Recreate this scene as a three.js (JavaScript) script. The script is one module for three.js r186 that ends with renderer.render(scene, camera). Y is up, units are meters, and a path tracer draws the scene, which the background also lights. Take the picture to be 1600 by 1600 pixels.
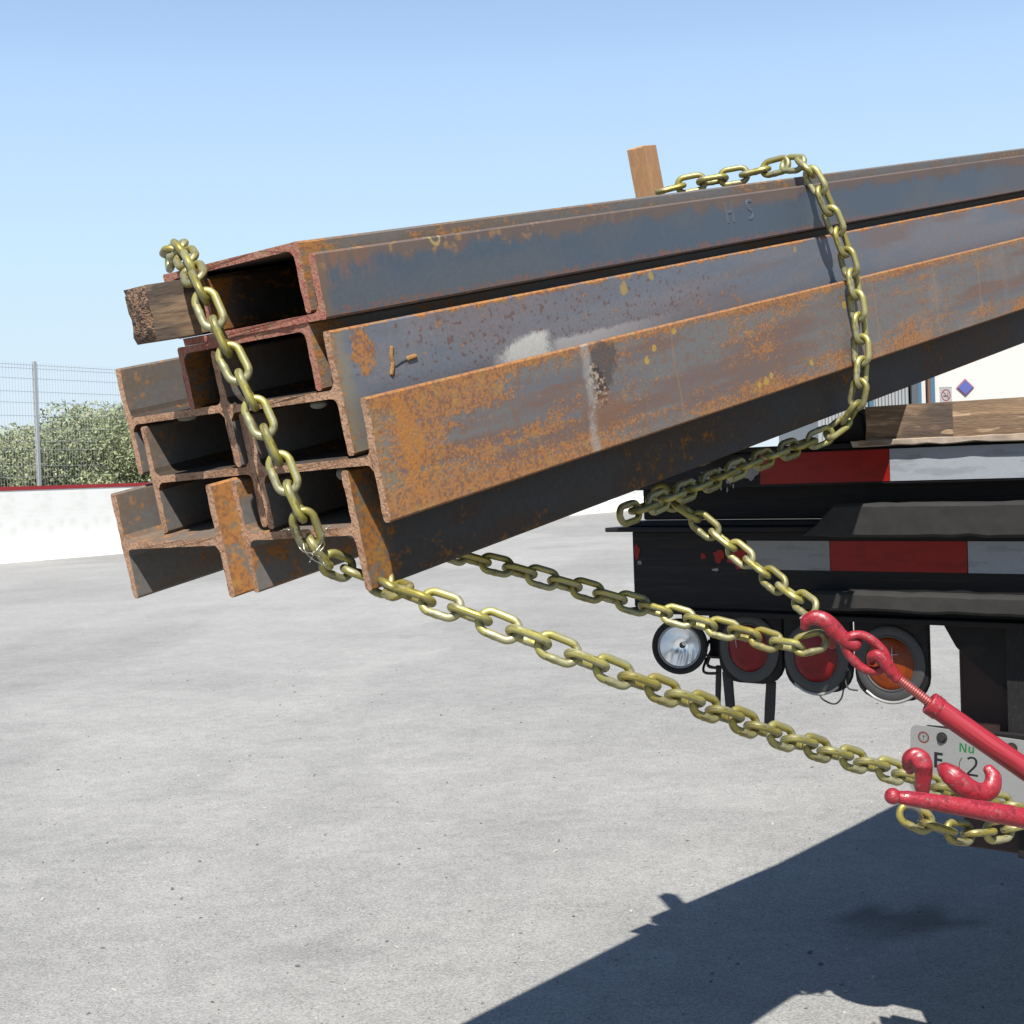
import * as THREE from 'three';
import { mergeGeometries, toCreasedNormals } from 'three/addons/utils/BufferGeometryUtils.js';
import { RoundedBoxGeometry } from 'three/addons/geometries/RoundedBoxGeometry.js';
import { FontLoader } from 'three/addons/loaders/FontLoader.js';
import { TextGeometry } from 'three/addons/geometries/TextGeometry.js';

// ---------------------------------------------------------------- camera, sky, sun, exposure
const W = 1024, H = 1024;
const renderer = new THREE.WebGLRenderer({ antialias: true });
renderer.setSize(W, H);
renderer.toneMapping = THREE.LinearToneMapping;
renderer.toneMappingExposure = 2.1;
renderer.shadowMap.enabled = true;
const scene = new THREE.Scene();
const FOCAL = 2330, EYE = 1.45;
const camera = new THREE.PerspectiveCamera(2 * Math.atan(800 / FOCAL) * 180 / Math.PI, W / H, 0.05, 2000);
camera.rotation.order = 'YXZ';
camera.position.set(0, EYE, 0);
camera.rotation.set(-1.4 * Math.PI / 180, 0, -2.0 * Math.PI / 180);
camera.updateMatrixWorld();

const SUN = new THREE.Vector3(-0.0577, 0.8049, 0.5906).normalize();
{
  const w = 512, h = 256, data = new Float32Array(w * h * 4), d = new THREE.Vector3();
  const mixc = (a, b, t) => a.map((v, i) => v + (b[i] - v) * t);
  for (let j = 0; j < h; j++) for (let i = 0; i < w; i++) {
    const el = ((j + 0.5) / h - 0.5) * Math.PI, az = ((i + 0.5) / w - 0.5) * 2 * Math.PI, o = (j * w + i) * 4;
    d.set(Math.cos(el) * Math.cos(az), Math.sin(el), Math.cos(el) * Math.sin(az));
    const e = Math.max(0, d.y);
    let c;
    if (d.y < 0) c = [0.2, 0.2, 0.2];
    else {
      c = e < 0.155 ? mixc([0.46, 0.52, 0.565], [0.36, 0.49, 0.59], e / 0.155) : mixc([0.36, 0.49, 0.59], [0.272, 0.4, 0.59], Math.min(1, (e - 0.155) / 0.115));
      if (e > 0.27) c = mixc(c, [0.045, 0.1, 0.25], Math.pow((e - 0.27) / 0.73, 0.55));
      const g = Math.max(0, d.dot(SUN));
      c = c.map((v) => v * 0.81);
      const glow = 0.2 * Math.pow(g, 24);
      c = c.map((v) => v + glow);
    }
    data[o] = c[0]; data[o + 1] = c[1]; data[o + 2] = c[2]; data[o + 3] = 1;
  }
  const sky = new THREE.DataTexture(data, w, h, THREE.RGBAFormat, THREE.FloatType);
  sky.mapping = THREE.EquirectangularReflectionMapping; sky.magFilter = THREE.LinearFilter; sky.needsUpdate = true;
  scene.background = sky; scene.environment = sky;
}
const sun = new THREE.DirectionalLight(new THREE.Color().setRGB(1, 0.955, 0.88), 5);
sun.target.position.set(0, 0, -4); sun.position.copy(SUN).multiplyScalar(40).add(sun.target.position); scene.add(sun, sun.target);
sun.castShadow = true; sun.shadow.mapSize.set(4096, 4096);
Object.assign(sun.shadow.camera, { left: -45, right: 45, top: 45, bottom: -45, near: 1, far: 120 });

// ---------------------------------------------------------------- numbers and noise
let seed = 12345;
const rnd = () => { seed = (seed * 1664525 + 1013904223) >>> 0; return seed / 4294967296; };
const rr = (a, b) => a + (b - a) * rnd();
const clamp01 = (v) => Math.max(0, Math.min(1, v));
const sstep = (a, b, v) => { const t = clamp01((v - a) / (b - a)); return t * t * (3 - 2 * t); };
const mix = (a, b, t) => [a[0] + (b[0] - a[0]) * t, a[1] + (b[1] - a[1]) * t, a[2] + (b[2] - a[2]) * t];
const hash = (x, y) => { let n = Math.imul(x, 374761393) + Math.imul(y, 668265263) | 0; n = Math.imul(n ^ (n >>> 13), 1274126177); return ((n ^ (n >>> 16)) >>> 0) / 4294967296; };
function vn(x, y, p = 0) {                      // value noise, with period p when p > 0
  let x0 = Math.floor(x), y0 = Math.floor(y); const fx = x - x0, fy = y - y0, u = fx * fx * (3 - 2 * fx), v = fy * fy * (3 - 2 * fy);
  let x1 = x0 + 1, y1 = y0 + 1;
  if (p) { const m = (a) => ((a % p) + p) % p; x0 = m(x0); x1 = m(x1); y0 = m(y0); y1 = m(y1); }
  const a = hash(x0, y0), b = hash(x1, y0), c = hash(x0, y1), d = hash(x1, y1);
  return a + (b - a) * u + (c - a + (a - b - c + d) * u) * v;
}
function fbm(x, y, n = 4, p = 0) { let s = 0, a = 0.5, t = 0; for (let i = 0; i < n; i++) { s += a * vn(x, y, p); t += a; x = x * 2 + (p ? 0 : 17.3); y = y * 2 + (p ? 0 : 9.1); a *= 0.5; p *= 2; } return s / t; }
const spot = (t, u, t0, u0, rt, ru, k = 0.35) => { const q = Math.hypot((t - t0) / rt, (u - u0) / ru) + (fbm(t * 90 + t0 * 50, u * 90 + 3, 3) - 0.5) * 2 * k; return 1 - sstep(0.75, 1.05, q); };

const toS = (v) => { v = clamp01(v); return 255 * (v <= 0.0031308 ? v * 12.92 : 1.055 * Math.pow(v, 1 / 2.4) - 0.055); };
// fn(x, y) with x, y in 0..1 gives { c: linear rgb, r: roughness, b: bump }
function tex(w, h, fn, { wrap = THREE.RepeatWrapping, second = true } = {}) {
  const A = new Uint8Array(w * h * 4), B = second ? new Uint8Array(w * h * 4) : null;
  for (let j = 0; j < h; j++) for (let i = 0; i < w; i++) {
    const q = fn((i + 0.5) / w, (j + 0.5) / h), o = (j * w + i) * 4;
    A[o] = toS(q.c[0]); A[o + 1] = toS(q.c[1]); A[o + 2] = toS(q.c[2]); A[o + 3] = 255;
    if (B) { B[o] = 255 * clamp01(q.b ?? 0.5); B[o + 1] = 255 * clamp01(q.r ?? 0.8); B[o + 2] = 255 * clamp01(q.m ?? 0); B[o + 3] = 255; }
  }
  const mk = (d, s) => { const t = new THREE.DataTexture(d, w, h); t.wrapS = t.wrapT = wrap; t.magFilter = THREE.LinearFilter; t.minFilter = THREE.LinearMipmapLinearFilter; t.generateMipmaps = true; if (s) t.colorSpace = THREE.SRGBColorSpace; t.needsUpdate = true; return t; };
  return { map: mk(A, true), aux: B && mk(B, false) };
}
const K = 0.49;                                  // the tints below are written for a lighter exposure
function texMat(t, bump = 0.0006, extra = {}, k = K) {
  return new (extra.specularIntensity ? THREE.MeshPhysicalMaterial : THREE.MeshStandardMaterial)({ color: new THREE.Color().setRGB(k, k, k), map: t.map, roughnessMap: t.aux, bumpMap: t.aux, bumpScale: bump, roughness: 1, metalness: 0, ...extra });
}
const mat = (r, g, b, rough = 0.7, metal = 0, extra = {}) => new THREE.MeshStandardMaterial({ color: new THREE.Color().setRGB(r * K, g * K, b * K), roughness: rough, metalness: metal, ...extra });

// ---------------------------------------------------------------- naming and adding
const used = new Map();
function numbered(name) { const n = used.get(name) ?? 0; used.set(name, n + 1); return n ? name + '_' + String(n).padStart(3, '0') : name; }
const shade = (o) => { o.castShadow = true; o.receiveShadow = true; return o; };
function tag(o, label, category, group) { o.userData.label = label; o.userData.category = category; if (group) o.userData.group = group; return o; }
function thing(name, label, category, group) { const g = new THREE.Group(); g.name = numbered(name); tag(g, label, category, group); scene.add(g); return g; }
function part(name, geometry, material, parent, label) { const m = shade(new THREE.Mesh(geometry, material)); m.name = name; if (label) m.userData.label = label; parent.add(m); return m; }
function struct(name, geometry, material) { const m = shade(new THREE.Mesh(geometry, material)); m.name = numbered(name); m.userData.kind = 'structure'; scene.add(m); return m; }

// ---------------------------------------------------------------- the load's own frame: r across the stack (to the right-hand side), u up through it, t along the beams
const V = (x, y, z) => new THREE.Vector3(x, y, z);
const ORIGIN = V(-0.1594166, 1.39136453, -1.96915522);
const R = V(0.75068023, 0.03427301, 0.65977614), U = V(-0.1498788, 0.98145047, 0.11954629), D = V(0.64344039, 0.18862749, -0.74189227);
const P = (r, u, t) => ORIGIN.clone().addScaledVector(R, r).addScaledVector(U, u).addScaledVector(D, t);
const stackTurn = new THREE.Quaternion().setFromRotationMatrix(new THREE.Matrix4().makeBasis(R, U, D.clone().negate()));
// sight lines measured on the photograph, turned into points of the place at a known distance or on a known plane
const sight = (x, y) => V((x - 800) / FOCAL, (800 - y) / FOCAL, -1).applyQuaternion(camera.quaternion);
const at = (x, y, z) => camera.position.clone().addScaledVector(sight(x, y), z);
function onPlane(x, y, point, normal) { const d = sight(x, y); return camera.position.clone().addScaledVector(d, point.clone().sub(camera.position).dot(normal) / d.dot(normal)); }
const onSide = (x, y, r) => onPlane(x, y, P(r, 0, 0), R), onEnd = (x, y, t) => onPlane(x, y, P(0, 0, t), D);

// ---------------------------------------------------------------- geometry helpers
// prism along -z of a counter-clockwise outline; uv = metres along / metres round
function outline(points, step = 0.014) {
  const out = [];
  points.forEach((a, i) => { const b = points[(i + 1) % points.length], n = Math.max(1, Math.round(Math.hypot(b[0] - a[0], b[1] - a[1]) / step)); for (let k = 0; k < n; k++) out.push([a[0] + (b[0] - a[0]) * k / n, a[1] + (b[1] - a[1]) * k / n]); });
  return out;
}
const jag = (x, y, s, amp) => (fbm(x * 130 + s * 7, y * 130 - s * 3, 3) - 0.5) * 2 * amp + (vn(x * 18 + s, y * 18) - 0.5) * amp;
function prism(points, length, { s = 0, amp = 0.002, uLen = 2.4, vLen = 0.361, t0 = 0 } = {}) {
  const o = outline(points), n = o.length, pos = [], uv = [], zs = [0, -0.02, -length], per = [0];
  for (let i = 0; i < n; i++) { const b = o[(i + 1) % n]; per.push(per[i] + Math.hypot(b[0] - o[i][0], b[1] - o[i][1])); }
  const z = (i, k) => zs[k] + (k === 0 ? jag(o[i][0], o[i][1], s, amp) : 0);
  for (let k = 0; k < zs.length - 1; k++) for (let i = 0; i < n; i++) {
    const j = (i + 1) % n, q = [[i, k, per[i]], [i, k + 1, per[i]], [j, k + 1, per[i + 1]], [i, k, per[i]], [j, k + 1, per[i + 1]], [j, k, per[i + 1]]];
    for (const [a, kk, pv] of q) { const zz = z(a, kk); pos.push(o[a][0], o[a][1], zz); uv.push((t0 - zz) / uLen, pv / vLen); }
  }
  const g = new THREE.BufferGeometry();
  g.setAttribute('position', new THREE.Float32BufferAttribute(pos, 3)); g.setAttribute('uv', new THREE.Float32BufferAttribute(uv, 2));
  g.computeVertexNormals();
  return toCreasedNormals(g, 0.7);
}
function caps(list, length, { s = 0, amp = 0.002 } = {}) {
  const pos = [], uv = [];
  for (const points of list) {
    const o = outline(points), tri = THREE.ShapeUtils.triangulateShape(o.map((p) => new THREE.Vector2(p[0], p[1])), []);
    for (const f of tri) for (const i of f) { pos.push(o[i][0], o[i][1], jag(o[i][0], o[i][1], s, amp)); uv.push(o[i][0] * 4 + s * 0.37, o[i][1] * 4 + s * 0.71); }
  }
  const g = new THREE.BufferGeometry();
  g.setAttribute('position', new THREE.Float32BufferAttribute(pos, 3)); g.setAttribute('uv', new THREE.Float32BufferAttribute(uv, 2));
  { const nn = new Float32Array(pos.length); for (let i = 2; i < nn.length; i += 3) nn[i] = 1; g.setAttribute('normal', new THREE.BufferAttribute(nn, 3)); }
  return g;
}
const rectTip = (x0, x1, y0, y1, c = 0.003) => [[x1, y0 + c], [x1, y1 - c], [x1 - c, y1], [x0 + c, y1], [x0, y1 - c], [x0, y0 + c], [x0 + c, y0], [x1 - c, y0]];
// tube of changing radius through points [{p, r}], rounded off at both ends
function vtube(list, { sides = 14, steps = 10, closed = false, flat = 1, up = null } = {}) {
  const curve = new THREE.CatmullRomCurve3(list.map((q) => q.p), closed, 'centripetal'), n = (list.length - (closed ? 0 : 1)) * steps, ring = [], pos = [], idx = [], uv = [];
  const frames = curve.computeFrenetFrames(n, closed);
  const rad = (f) => { const m = list.length - (closed ? 0 : 1), x = Math.min(f * m, m - 1e-6), i = Math.floor(x), k = x - i, e = k * k * (3 - 2 * k); return list[i].r + (list[(i + 1) % list.length].r - list[i].r) * e; };
  const add = (c, N, B, r, v) => { const base = pos.length / 3; for (let k = 0; k <= sides; k++) { const a = k / sides * Math.PI * 2, q = c.clone().addScaledVector(N, Math.cos(a) * r).addScaledVector(B, Math.sin(a) * r * flat); pos.push(q.x, q.y, q.z); uv.push(v, k / sides); } ring.push(base); };
  let len = 0, last = null;
  for (let i = 0; i <= n; i++) {
    const f = i / n, c = curve.getPoint(f), T = frames.tangents[i]; let N = frames.normals[i], B = frames.binormals[i];
    if (up) { B = up.clone().addScaledVector(T, -up.dot(T)).normalize(); N = B.clone().cross(T).normalize(); }
    if (last) len += c.distanceTo(last); last = c;
    const r = rad(f);
    if (!closed && i === 0) for (const a of [0.02, 0.4, 0.75, 0.95]) add(c.clone().addScaledVector(T, -r * Math.sqrt(1 - a * a) * 0.8), N, B, r * a, -0.01);
    add(c, N, B, r, len * 10);
    if (!closed && i === n) for (const a of [0.95, 0.75, 0.4, 0.02]) add(c.clone().addScaledVector(T, r * Math.sqrt(1 - a * a) * 0.8), N, B, r * a, len * 10);
  }
  for (let i = 0; i < ring.length - 1; i++) for (let k = 0; k < sides; k++) { const a = ring[i] + k, b = ring[i + 1] + k; idx.push(a, a + 1, b, b, a + 1, b + 1); }
  const g = new THREE.BufferGeometry();
  g.setAttribute('position', new THREE.Float32BufferAttribute(pos, 3)); g.setAttribute('uv', new THREE.Float32BufferAttribute(uv, 2)); g.setIndex(idx); g.computeVertexNormals();
  return g;
}
const sane = (g) => { const o = g.index ? g.toNonIndexed() : g; for (const k of Object.keys(o.attributes)) if (!['position', 'normal', 'uv'].includes(k)) o.deleteAttribute(k); return o; };
const joined = (list) => mergeGeometries(list.map(sane));
const boxg = (x0, x1, y0, y1, z0, z1, r = 0.004) => { const g = new RoundedBoxGeometry(x1 - x0, y1 - y0, z1 - z0, 2, Math.min(r, (x1 - x0) / 2.1, (y1 - y0) / 2.1, (z1 - z0) / 2.1)); g.translate((x0 + x1) / 2, (y0 + y1) / 2, (z0 + z1) / 2); return g; };
function extruded(points, z0, z1, bevel = 0.002) {
  const sh = new THREE.Shape(points.map((p) => new THREE.Vector2(p[0], p[1]))), b = Math.min(bevel, (z1 - z0) / 3);
  const g = new THREE.ExtrudeGeometry(sh, { depth: z1 - z0 - 2 * b, bevelEnabled: true, bevelThickness: b, bevelSize: b, bevelOffset: -b, bevelSegments: 1, curveSegments: 10 });
  g.translate(0, 0, z0 + b); return g;
}
const cyl = (a, b, ra, rb = ra, seg = 14) => { const d = b.clone().sub(a), g = new THREE.CylinderGeometry(rb, ra, d.length(), seg); g.applyQuaternion(new THREE.Quaternion().setFromUnitVectors(V(0, 1, 0), d.clone().normalize())); g.translate((a.x + b.x) / 2, (a.y + b.y) / 2, (a.z + b.z) / 2); return g; };

// ---------------------------------------------------------------- materials: steel
const ORANGE = [0.52, 0.2, 0.03], OCHRE = [0.5, 0.3, 0.06], BROWN = [0.2, 0.085, 0.045], SLATE = [0.2, 0.19, 0.185];
function rustColor(t, u, k) { const f = fbm(t * 260, u * 260, 2); return mix(mix(ORANGE, BROWN, sstep(0.42, 0.72, f) * 0.75), OCHRE, sstep(0.55, 0.85, fbm(t * 60 + 9, u * 60 + k, 2)) * 0.4); }
// the big rusted flange
const texFront = tex(2048, 320, (x, y) => {
  const t = x * 2.4, u = y * 0.361;
  const big = fbm(t * 5, u * 22 + 3, 3), streak = fbm(t * 9 + 40, u * 75, 3), med = fbm(t * 45, u * 70 + 8, 3), fine = fbm(t * 320, u * 320, 2);
  let bias = -0.052 + 0.115 * (1 - sstep(0.05, 0.85, t)) + 0.04 * (1 - sstep(0.1, 0.2, t)) + 0.17 * sstep(0.145, 0.164, u) + 0.07 * (1 - sstep(0.01, 0.05, u)) - 0.1 * spot(t, u, 0.24, 0.085, 0.13, 0.03, 0.5) - 0.09 * spot(t, u, 0.38, 0.13, 0.12, 0.03, 0.5);
  bias -= 0.05 * (1 - sstep(0.012, 0.05, t));
  const grit = fbm(t * 620, u * 620, 2), m = sstep(0.46, 0.56, big * 0.24 + streak * 0.2 + fbm(t * 70, u * 120 + 8, 3) * 0.12 + fbm(t * 290, u * 400 + 5, 2) * 0.2 + fine * 0.12 + grit * 0.12 + bias) * (0.6 + 0.4 * sstep(0.3, 0.6, grit));
  let base = mix(SLATE, [0.2, 0.135, 0.115], sstep(0.4, 0.65, fbm(t * 3 + 5, u * 30 + 1, 3)));
  base = mix(base, [0.165, 0.165, 0.185], sstep(0.55, 0.75, fbm(t * 2.2 + 1, u * 40 + 11, 3)) * 0.8);
  base = mix(base, [0.3, 0.255, 0.16], (1 - sstep(0.004, 0.045, t + (med - 0.5) * 0.04 + (fine - 0.5) * 0.02)) * 0.75);
  base = mix(base, [0.24, 0.12, 0.06], 0.5 * sstep(0.52, 0.72, fbm(t * 120, u * 140 + 6, 3)));
  let c = mix(base, rustColor(t, u, 0), m * 0.92), r = 0.62 + 0.3 * m, b = 0.4 + 0.35 * m * fine + 0.1 * fine;
  const col = spot(t, u, 0.062, 0.09, 0.022, 0.075, 0.7); if (col > 0 && u < 0.17) c = mix(c, ORANGE, col * 0.75 * sstep(0.3, 0.6, fine + 0.15));
  // the smeared dark stain, the scraped scale below it and the pale run under that
  const st = Math.max(spot(t, u, 0.515, 0.136, 0.042, 0.03, 0.3), spot(t, u, 0.505, 0.11, 0.03, 0.03, 0.4)) * (u < 0.169 ? 1 : 0); c = mix(c, [0.09, 0.07, 0.065], st * 0.82);
  const pit = spot(t, u, 0.49, 0.098, 0.024, 0.04, 0.6), pn = fbm(t * 220 + 4, u * 220, 3);
  c = mix(c, pn > 0.56 ? [0.5, 0.4, 0.28] : pn > 0.46 ? [0.2, 0.12, 0.08] : [0.05, 0.03, 0.025], pit * 0.9); b += pit * (pn - 0.5) * 1.4;
  const run = (1 - sstep(0.004, 0.016, Math.abs(t - 0.47 - (u - 0.1) * 0.1 + (fbm(u * 50, 2, 2) - 0.5) * 0.012))) * (u < 0.168 ? 1 : 0); c = mix(c, [0.42, 0.39, 0.36], run * (0.35 + 0.5 * fine));
  c = mix(c, [0.27, 0.12, 0.05], spot(t, u, 0.5, 0.055, 0.05, 0.03, 0.9) * 0.6);
  for (const [a, e, s] of [[0.98, 0.022, 0.009], [1.0, 0.03, 0.006], [0.955, 0.02, 0.006], [0.63, 0.115, 0.006], [0.655, 0.132, 0.006], [0.72, 0.15, 0.006], [1.15, 0.03, 0.006], [1.31, 0.12, 0.008]]) { const k = spot(t, u, a, e, s * 1.2, s, 0.5); c = mix(c, [0.56, 0.36, 0.05], k * 0.85); }
  for (const [a, w] of [[0.71, 0.004], [1.44, 0.005], [1.72, 0.006], [1.95, 0.006]]) { const k = (1 - sstep(0, w, Math.abs(t - a + (fbm(u * 30, a, 2) - 0.5) * 0.02))) * (u < 0.168 ? 1 : 0); c = mix(c, [0.42, 0.23, 0.09], k * 0.45); }
  const dust = fbm(t * 14, u * 10 + 20, 3); c = mix(c, [0.36, 0.31, 0.28], sstep(0.55, 0.8, dust) * 0.22 * sstep(0.9, 1.5, t));
  return { c, r, b };
}, { wrap: THREE.MirroredRepeatWrapping });
// the flange above it: slate scale, rust along the top
const texUpper = tex(2048, 320, (x, y) => {
  const t = x * 2.4, u = y * 0.361, fine = fbm(t * 320 + 7, u * 320, 2), med = fbm(t * 40 + 3, u * 55, 3), big = fbm(t * 4 + 2, u * 20, 3);
  let c = mix([0.215, 0.205, 0.225], [0.17, 0.19, 0.23], sstep(0.4, 0.65, big));
  c = mix(c, [0.21, 0.15, 0.135], sstep(0.5, 0.72, fbm(t * 3.2 + 30, u * 26, 3)) * (0.35 + 0.55 * sstep(0.7, 1.6, t)));
  c = c.map((v) => v * (0.86 + 0.28 * fine));
  let m = sstep(0.5, 0.62, med * 0.5 + fine * 0.3 + 0.1 + 0.32 * sstep(0.152, 0.166, u) - 0.14);
  m = Math.max(m, sstep(0.42, 0.6, spot(t, u, 0.052, 0.13, 0.021, 0.034, 0.6) * 0.7 + (fine - 0.5) * 0.9));
  const sp = sstep(0.66, 0.7, fbm(t * 130 + 60, u * 170, 3)) * spot(t, u, 0.5, 0.115, 0.5, 0.055, 0.5); c = mix(c, [0.16, 0.075, 0.05], sp * 0.75);
  const te = t + (med - 0.5) * 0.03 + (fine - 0.5) * 0.02; c = mix(c, [0.29, 0.25, 0.16], (1 - sstep(0.004, 0.03, te)) * 0.75);
  c = mix(c, [0.27, 0.25, 0.2], (1 - sstep(0.015, 0.06, te)) * (1 - sstep(0.06, 0.1, u)) * 0.6);
  c = mix(c, rustColor(t, u, 3), m * 0.9);
  const edge = (1 - sstep(0.002, 0.012, t)); c = mix(c, rustColor(t, u, 5), edge * 0.8 * sstep(0.35, 0.6, fine));
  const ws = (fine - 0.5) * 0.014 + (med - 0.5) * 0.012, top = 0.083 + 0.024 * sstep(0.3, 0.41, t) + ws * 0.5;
  const pale = sstep(0.3, 0.36, t + ws) * (1 - sstep(0.43, 0.452, t + ws * 1.5)) * (1 - sstep(-0.008, 0.003, u - top)); c = mix(c, [0.74, 0.72, 0.66], pale * (0.72 + 0.25 * fine));  // bright sheen painted into the flange colour, trailing off as a streak below
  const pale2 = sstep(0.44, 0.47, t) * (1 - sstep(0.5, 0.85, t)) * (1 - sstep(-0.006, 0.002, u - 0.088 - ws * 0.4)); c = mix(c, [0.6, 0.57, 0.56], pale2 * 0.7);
  for (const [a, e, s] of [[0.66, 0.142, 0.012], [0.742, 0.155, 0.009], [1.23, 0.15, 0.006]]) c = mix(c, [0.5, 0.33, 0.07], spot(t, u, a, e, s, s, 0.4) * 0.8);
  return { c, r: 0.55 + 0.35 * m + (fine - 0.5) * 0.1, b: 0.45 + 0.3 * m * fine + 0.1 * fine };
}, { wrap: THREE.MirroredRepeatWrapping });
// the channel on top: dark blue scale, brown along the upper edge
const texTop = tex(2048, 256, (x, y) => {
  const t = x * 2.4, u = y * 0.205, fine = fbm(t * 300 + 2, u * 300, 2), big = fbm(t * 5 + 12, u * 14, 3);
  let c = mix([0.086, 0.113, 0.15], [0.105, 0.12, 0.14], sstep(0.35, 0.65, big)).map((v) => v * (0.88 + 0.24 * fine));
  c = mix(c, [0.12, 0.105, 0.105], 0.7 * sstep(1.2, 2.0, t) * sstep(0.4, 0.7, fbm(t * 2, u * 30 + 5, 2)));
  const finger = u + (fbm(t * 28, 3.3, 4) - 0.5) * 0.035 + (fbm(t * 130, u * 20, 2) - 0.5) * 0.012;
  const band = sstep(0.058, 0.074, finger); c = mix(c, mix([0.2, 0.125, 0.085], [0.13, 0.095, 0.085], fbm(t * 20, u * 60, 3)), band * 0.85);
  const near = (1 - sstep(0.03, 0.16, t)) * sstep(0.035, 0.06, finger + 0.004); c = mix(c, [0.3, 0.13, 0.06], near * 0.5 * sstep(0.4, 0.6, fbm(t * 150, u * 40, 2)));
  const low = (1 - sstep(0.002, 0.012, u + (fbm(t * 60, 9, 3) - 0.5) * 0.012)); c = mix(c, [0.25, 0.1, 0.05], low * 0.85 * sstep(0.35, 0.6, fine));
  c = mix(c, [0.42, 0.23, 0.08], sstep(0.6, 0.72, fbm(t * 70, u * 90 + 5, 3)) * band * 0.7 * (1 - sstep(0.2, 0.9, t)));
  const ring = spot(t, u, 0.233, 0.082, 0.013, 0.013, 0.2) - spot(t, u, 0.233, 0.084, 0.009, 0.009, 0.2); c = mix(c, [0.55, 0.42, 0.13], clamp01(ring) * 0.8);
  c = mix(c, [0.2, 0.13, 0.08], (1 - sstep(0.003, 0.02, t)) * 0.8);
  return { c, r: 0.5 + 0.3 * band + (fine - 0.5) * 0.1, b: 0.5 + 0.12 * fine };
}, { wrap: THREE.MirroredRepeatWrapping });
// everything else: brown scale with rust, also in copies dimmed for shaded faces
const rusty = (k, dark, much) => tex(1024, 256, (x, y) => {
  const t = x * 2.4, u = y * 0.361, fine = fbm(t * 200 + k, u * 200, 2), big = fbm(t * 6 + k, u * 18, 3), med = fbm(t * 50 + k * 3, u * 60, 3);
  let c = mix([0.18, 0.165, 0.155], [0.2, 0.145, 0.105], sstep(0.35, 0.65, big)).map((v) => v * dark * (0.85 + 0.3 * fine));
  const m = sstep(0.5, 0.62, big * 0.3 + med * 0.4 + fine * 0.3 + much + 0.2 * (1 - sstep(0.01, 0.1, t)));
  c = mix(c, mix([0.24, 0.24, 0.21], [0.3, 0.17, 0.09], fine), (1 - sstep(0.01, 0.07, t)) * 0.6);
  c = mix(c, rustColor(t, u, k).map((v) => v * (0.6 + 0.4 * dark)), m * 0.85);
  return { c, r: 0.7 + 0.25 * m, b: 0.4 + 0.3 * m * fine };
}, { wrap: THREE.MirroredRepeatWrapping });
const M = {
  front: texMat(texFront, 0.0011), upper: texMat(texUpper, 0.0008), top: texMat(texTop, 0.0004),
  rustA: texMat(rusty(2, 1.15, 0.0), 0.0009), rustB: texMat(rusty(31, 1.0, -0.08), 0.0009), olive: texMat(rusty(53, 1.35, -0.03), 0.0009), dark: texMat(rusty(77, 0.4, -0.07), 0.0008, { specularIntensity: 0.35 }), under: texMat(rusty(91, 0.5, -0.1), 0.0009, { specularIntensity: 0.4 }),  // dark, under: rust darkened to paint in shade on inner and overhung faces
};
const cutTex = (k, a, b, c3) => tex(512, 512, (x, y) => {
  const n = fbm(x * 8, y * 8, 4, 8), d = fbm(x * 64 + k, y * 64, 2, 64), gr = fbm(x * 24 + 7, y * 24, 3, 24), spk = fbm(x * 160, y * 160 + k, 2, 160);
  let c = mix(a, b, sstep(0.35, 0.7, n * 0.5 + gr * 0.5)); c = mix(c, c3, sstep(0.58, 0.75, d) * 0.7); c = c.map((v) => v * (0.72 + 0.56 * spk));
  return { c, r: 0.85, b: 0.6 * d + 0.4 * spk };
});
M.cut = texMat(cutTex(0, [0.62, 0.37, 0.235], [0.48, 0.27, 0.16], [0.3, 0.135, 0.06]), 0.0012);
M.redcut = texMat(cutTex(5, [0.52, 0.2, 0.145], [0.5, 0.27, 0.175], [0.4, 0.08, 0.06]), 0.0012);

// ---------------------------------------------------------------- the steel beams
const LEN = 6;
const HALF = 0.126, TF = 0.0125, B2 = 0.084, TW = 0.0055;
function webOutline(x0, x1, y, tw, f0, f1, up = true, down = true) {            // a web whose ends flare into the flanges
  const p = [], arc = (cx, cy, r, a0, a1) => { for (let i = 0; i <= 5; i++) { const a = a0 + (a1 - a0) * i / 5; p.push([cx + r * Math.cos(a), cy + r * Math.sin(a)]); } }, q = Math.PI / 2;
  if (down) { arc(x0 + f0, y - tw - f0, f0, 2 * q, q); arc(x1 - f1, y - tw - f1, f1, q, 0); } else p.push([x0, y - tw], [x1, y - tw]);
  if (up) { arc(x1 - f1, y + tw + f1, f1, 4 * q, 3 * q); arc(x0 + f0, y + tw + f0, f0, 3 * q, 2 * q); } else p.push([x1, y + tw], [x0, y + tw]);
  return p;
}
function iBeam(label, r, u, t, { right = M.rustA, left = M.rustB, web = M.rustB, s = 1, roll = 0 }) {
  const g = thing('steel_beam', label, 'steel beam', 'wide-flange beams of the chained stack');
  g.position.copy(P(r, u, t)); g.quaternion.copy(stackTurn).multiply(new THREE.Quaternion().setFromAxisAngle(V(0, 0, 1), roll));
  const fr = rectTip(HALF - TF, HALF, -B2, B2), fl = rectTip(-HALF, -HALF + TF, -B2, B2), w = webOutline(-HALF + TF, HALF - TF, 0, TW, 0.012, 0.012);
  part('flange', prism(fr, LEN, { s }), right, g); part('flange', prism(fl, LEN, { s, vLen: 0.361, t0: 0.4 }), left, g);
  part('web', prism(w, LEN, { s, vLen: 0.5, t0: 0.15 }), web, g); part('sawn_end', caps([fr, fl, w], LEN, { s }), M.cut, g);
  return g;
}
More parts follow.
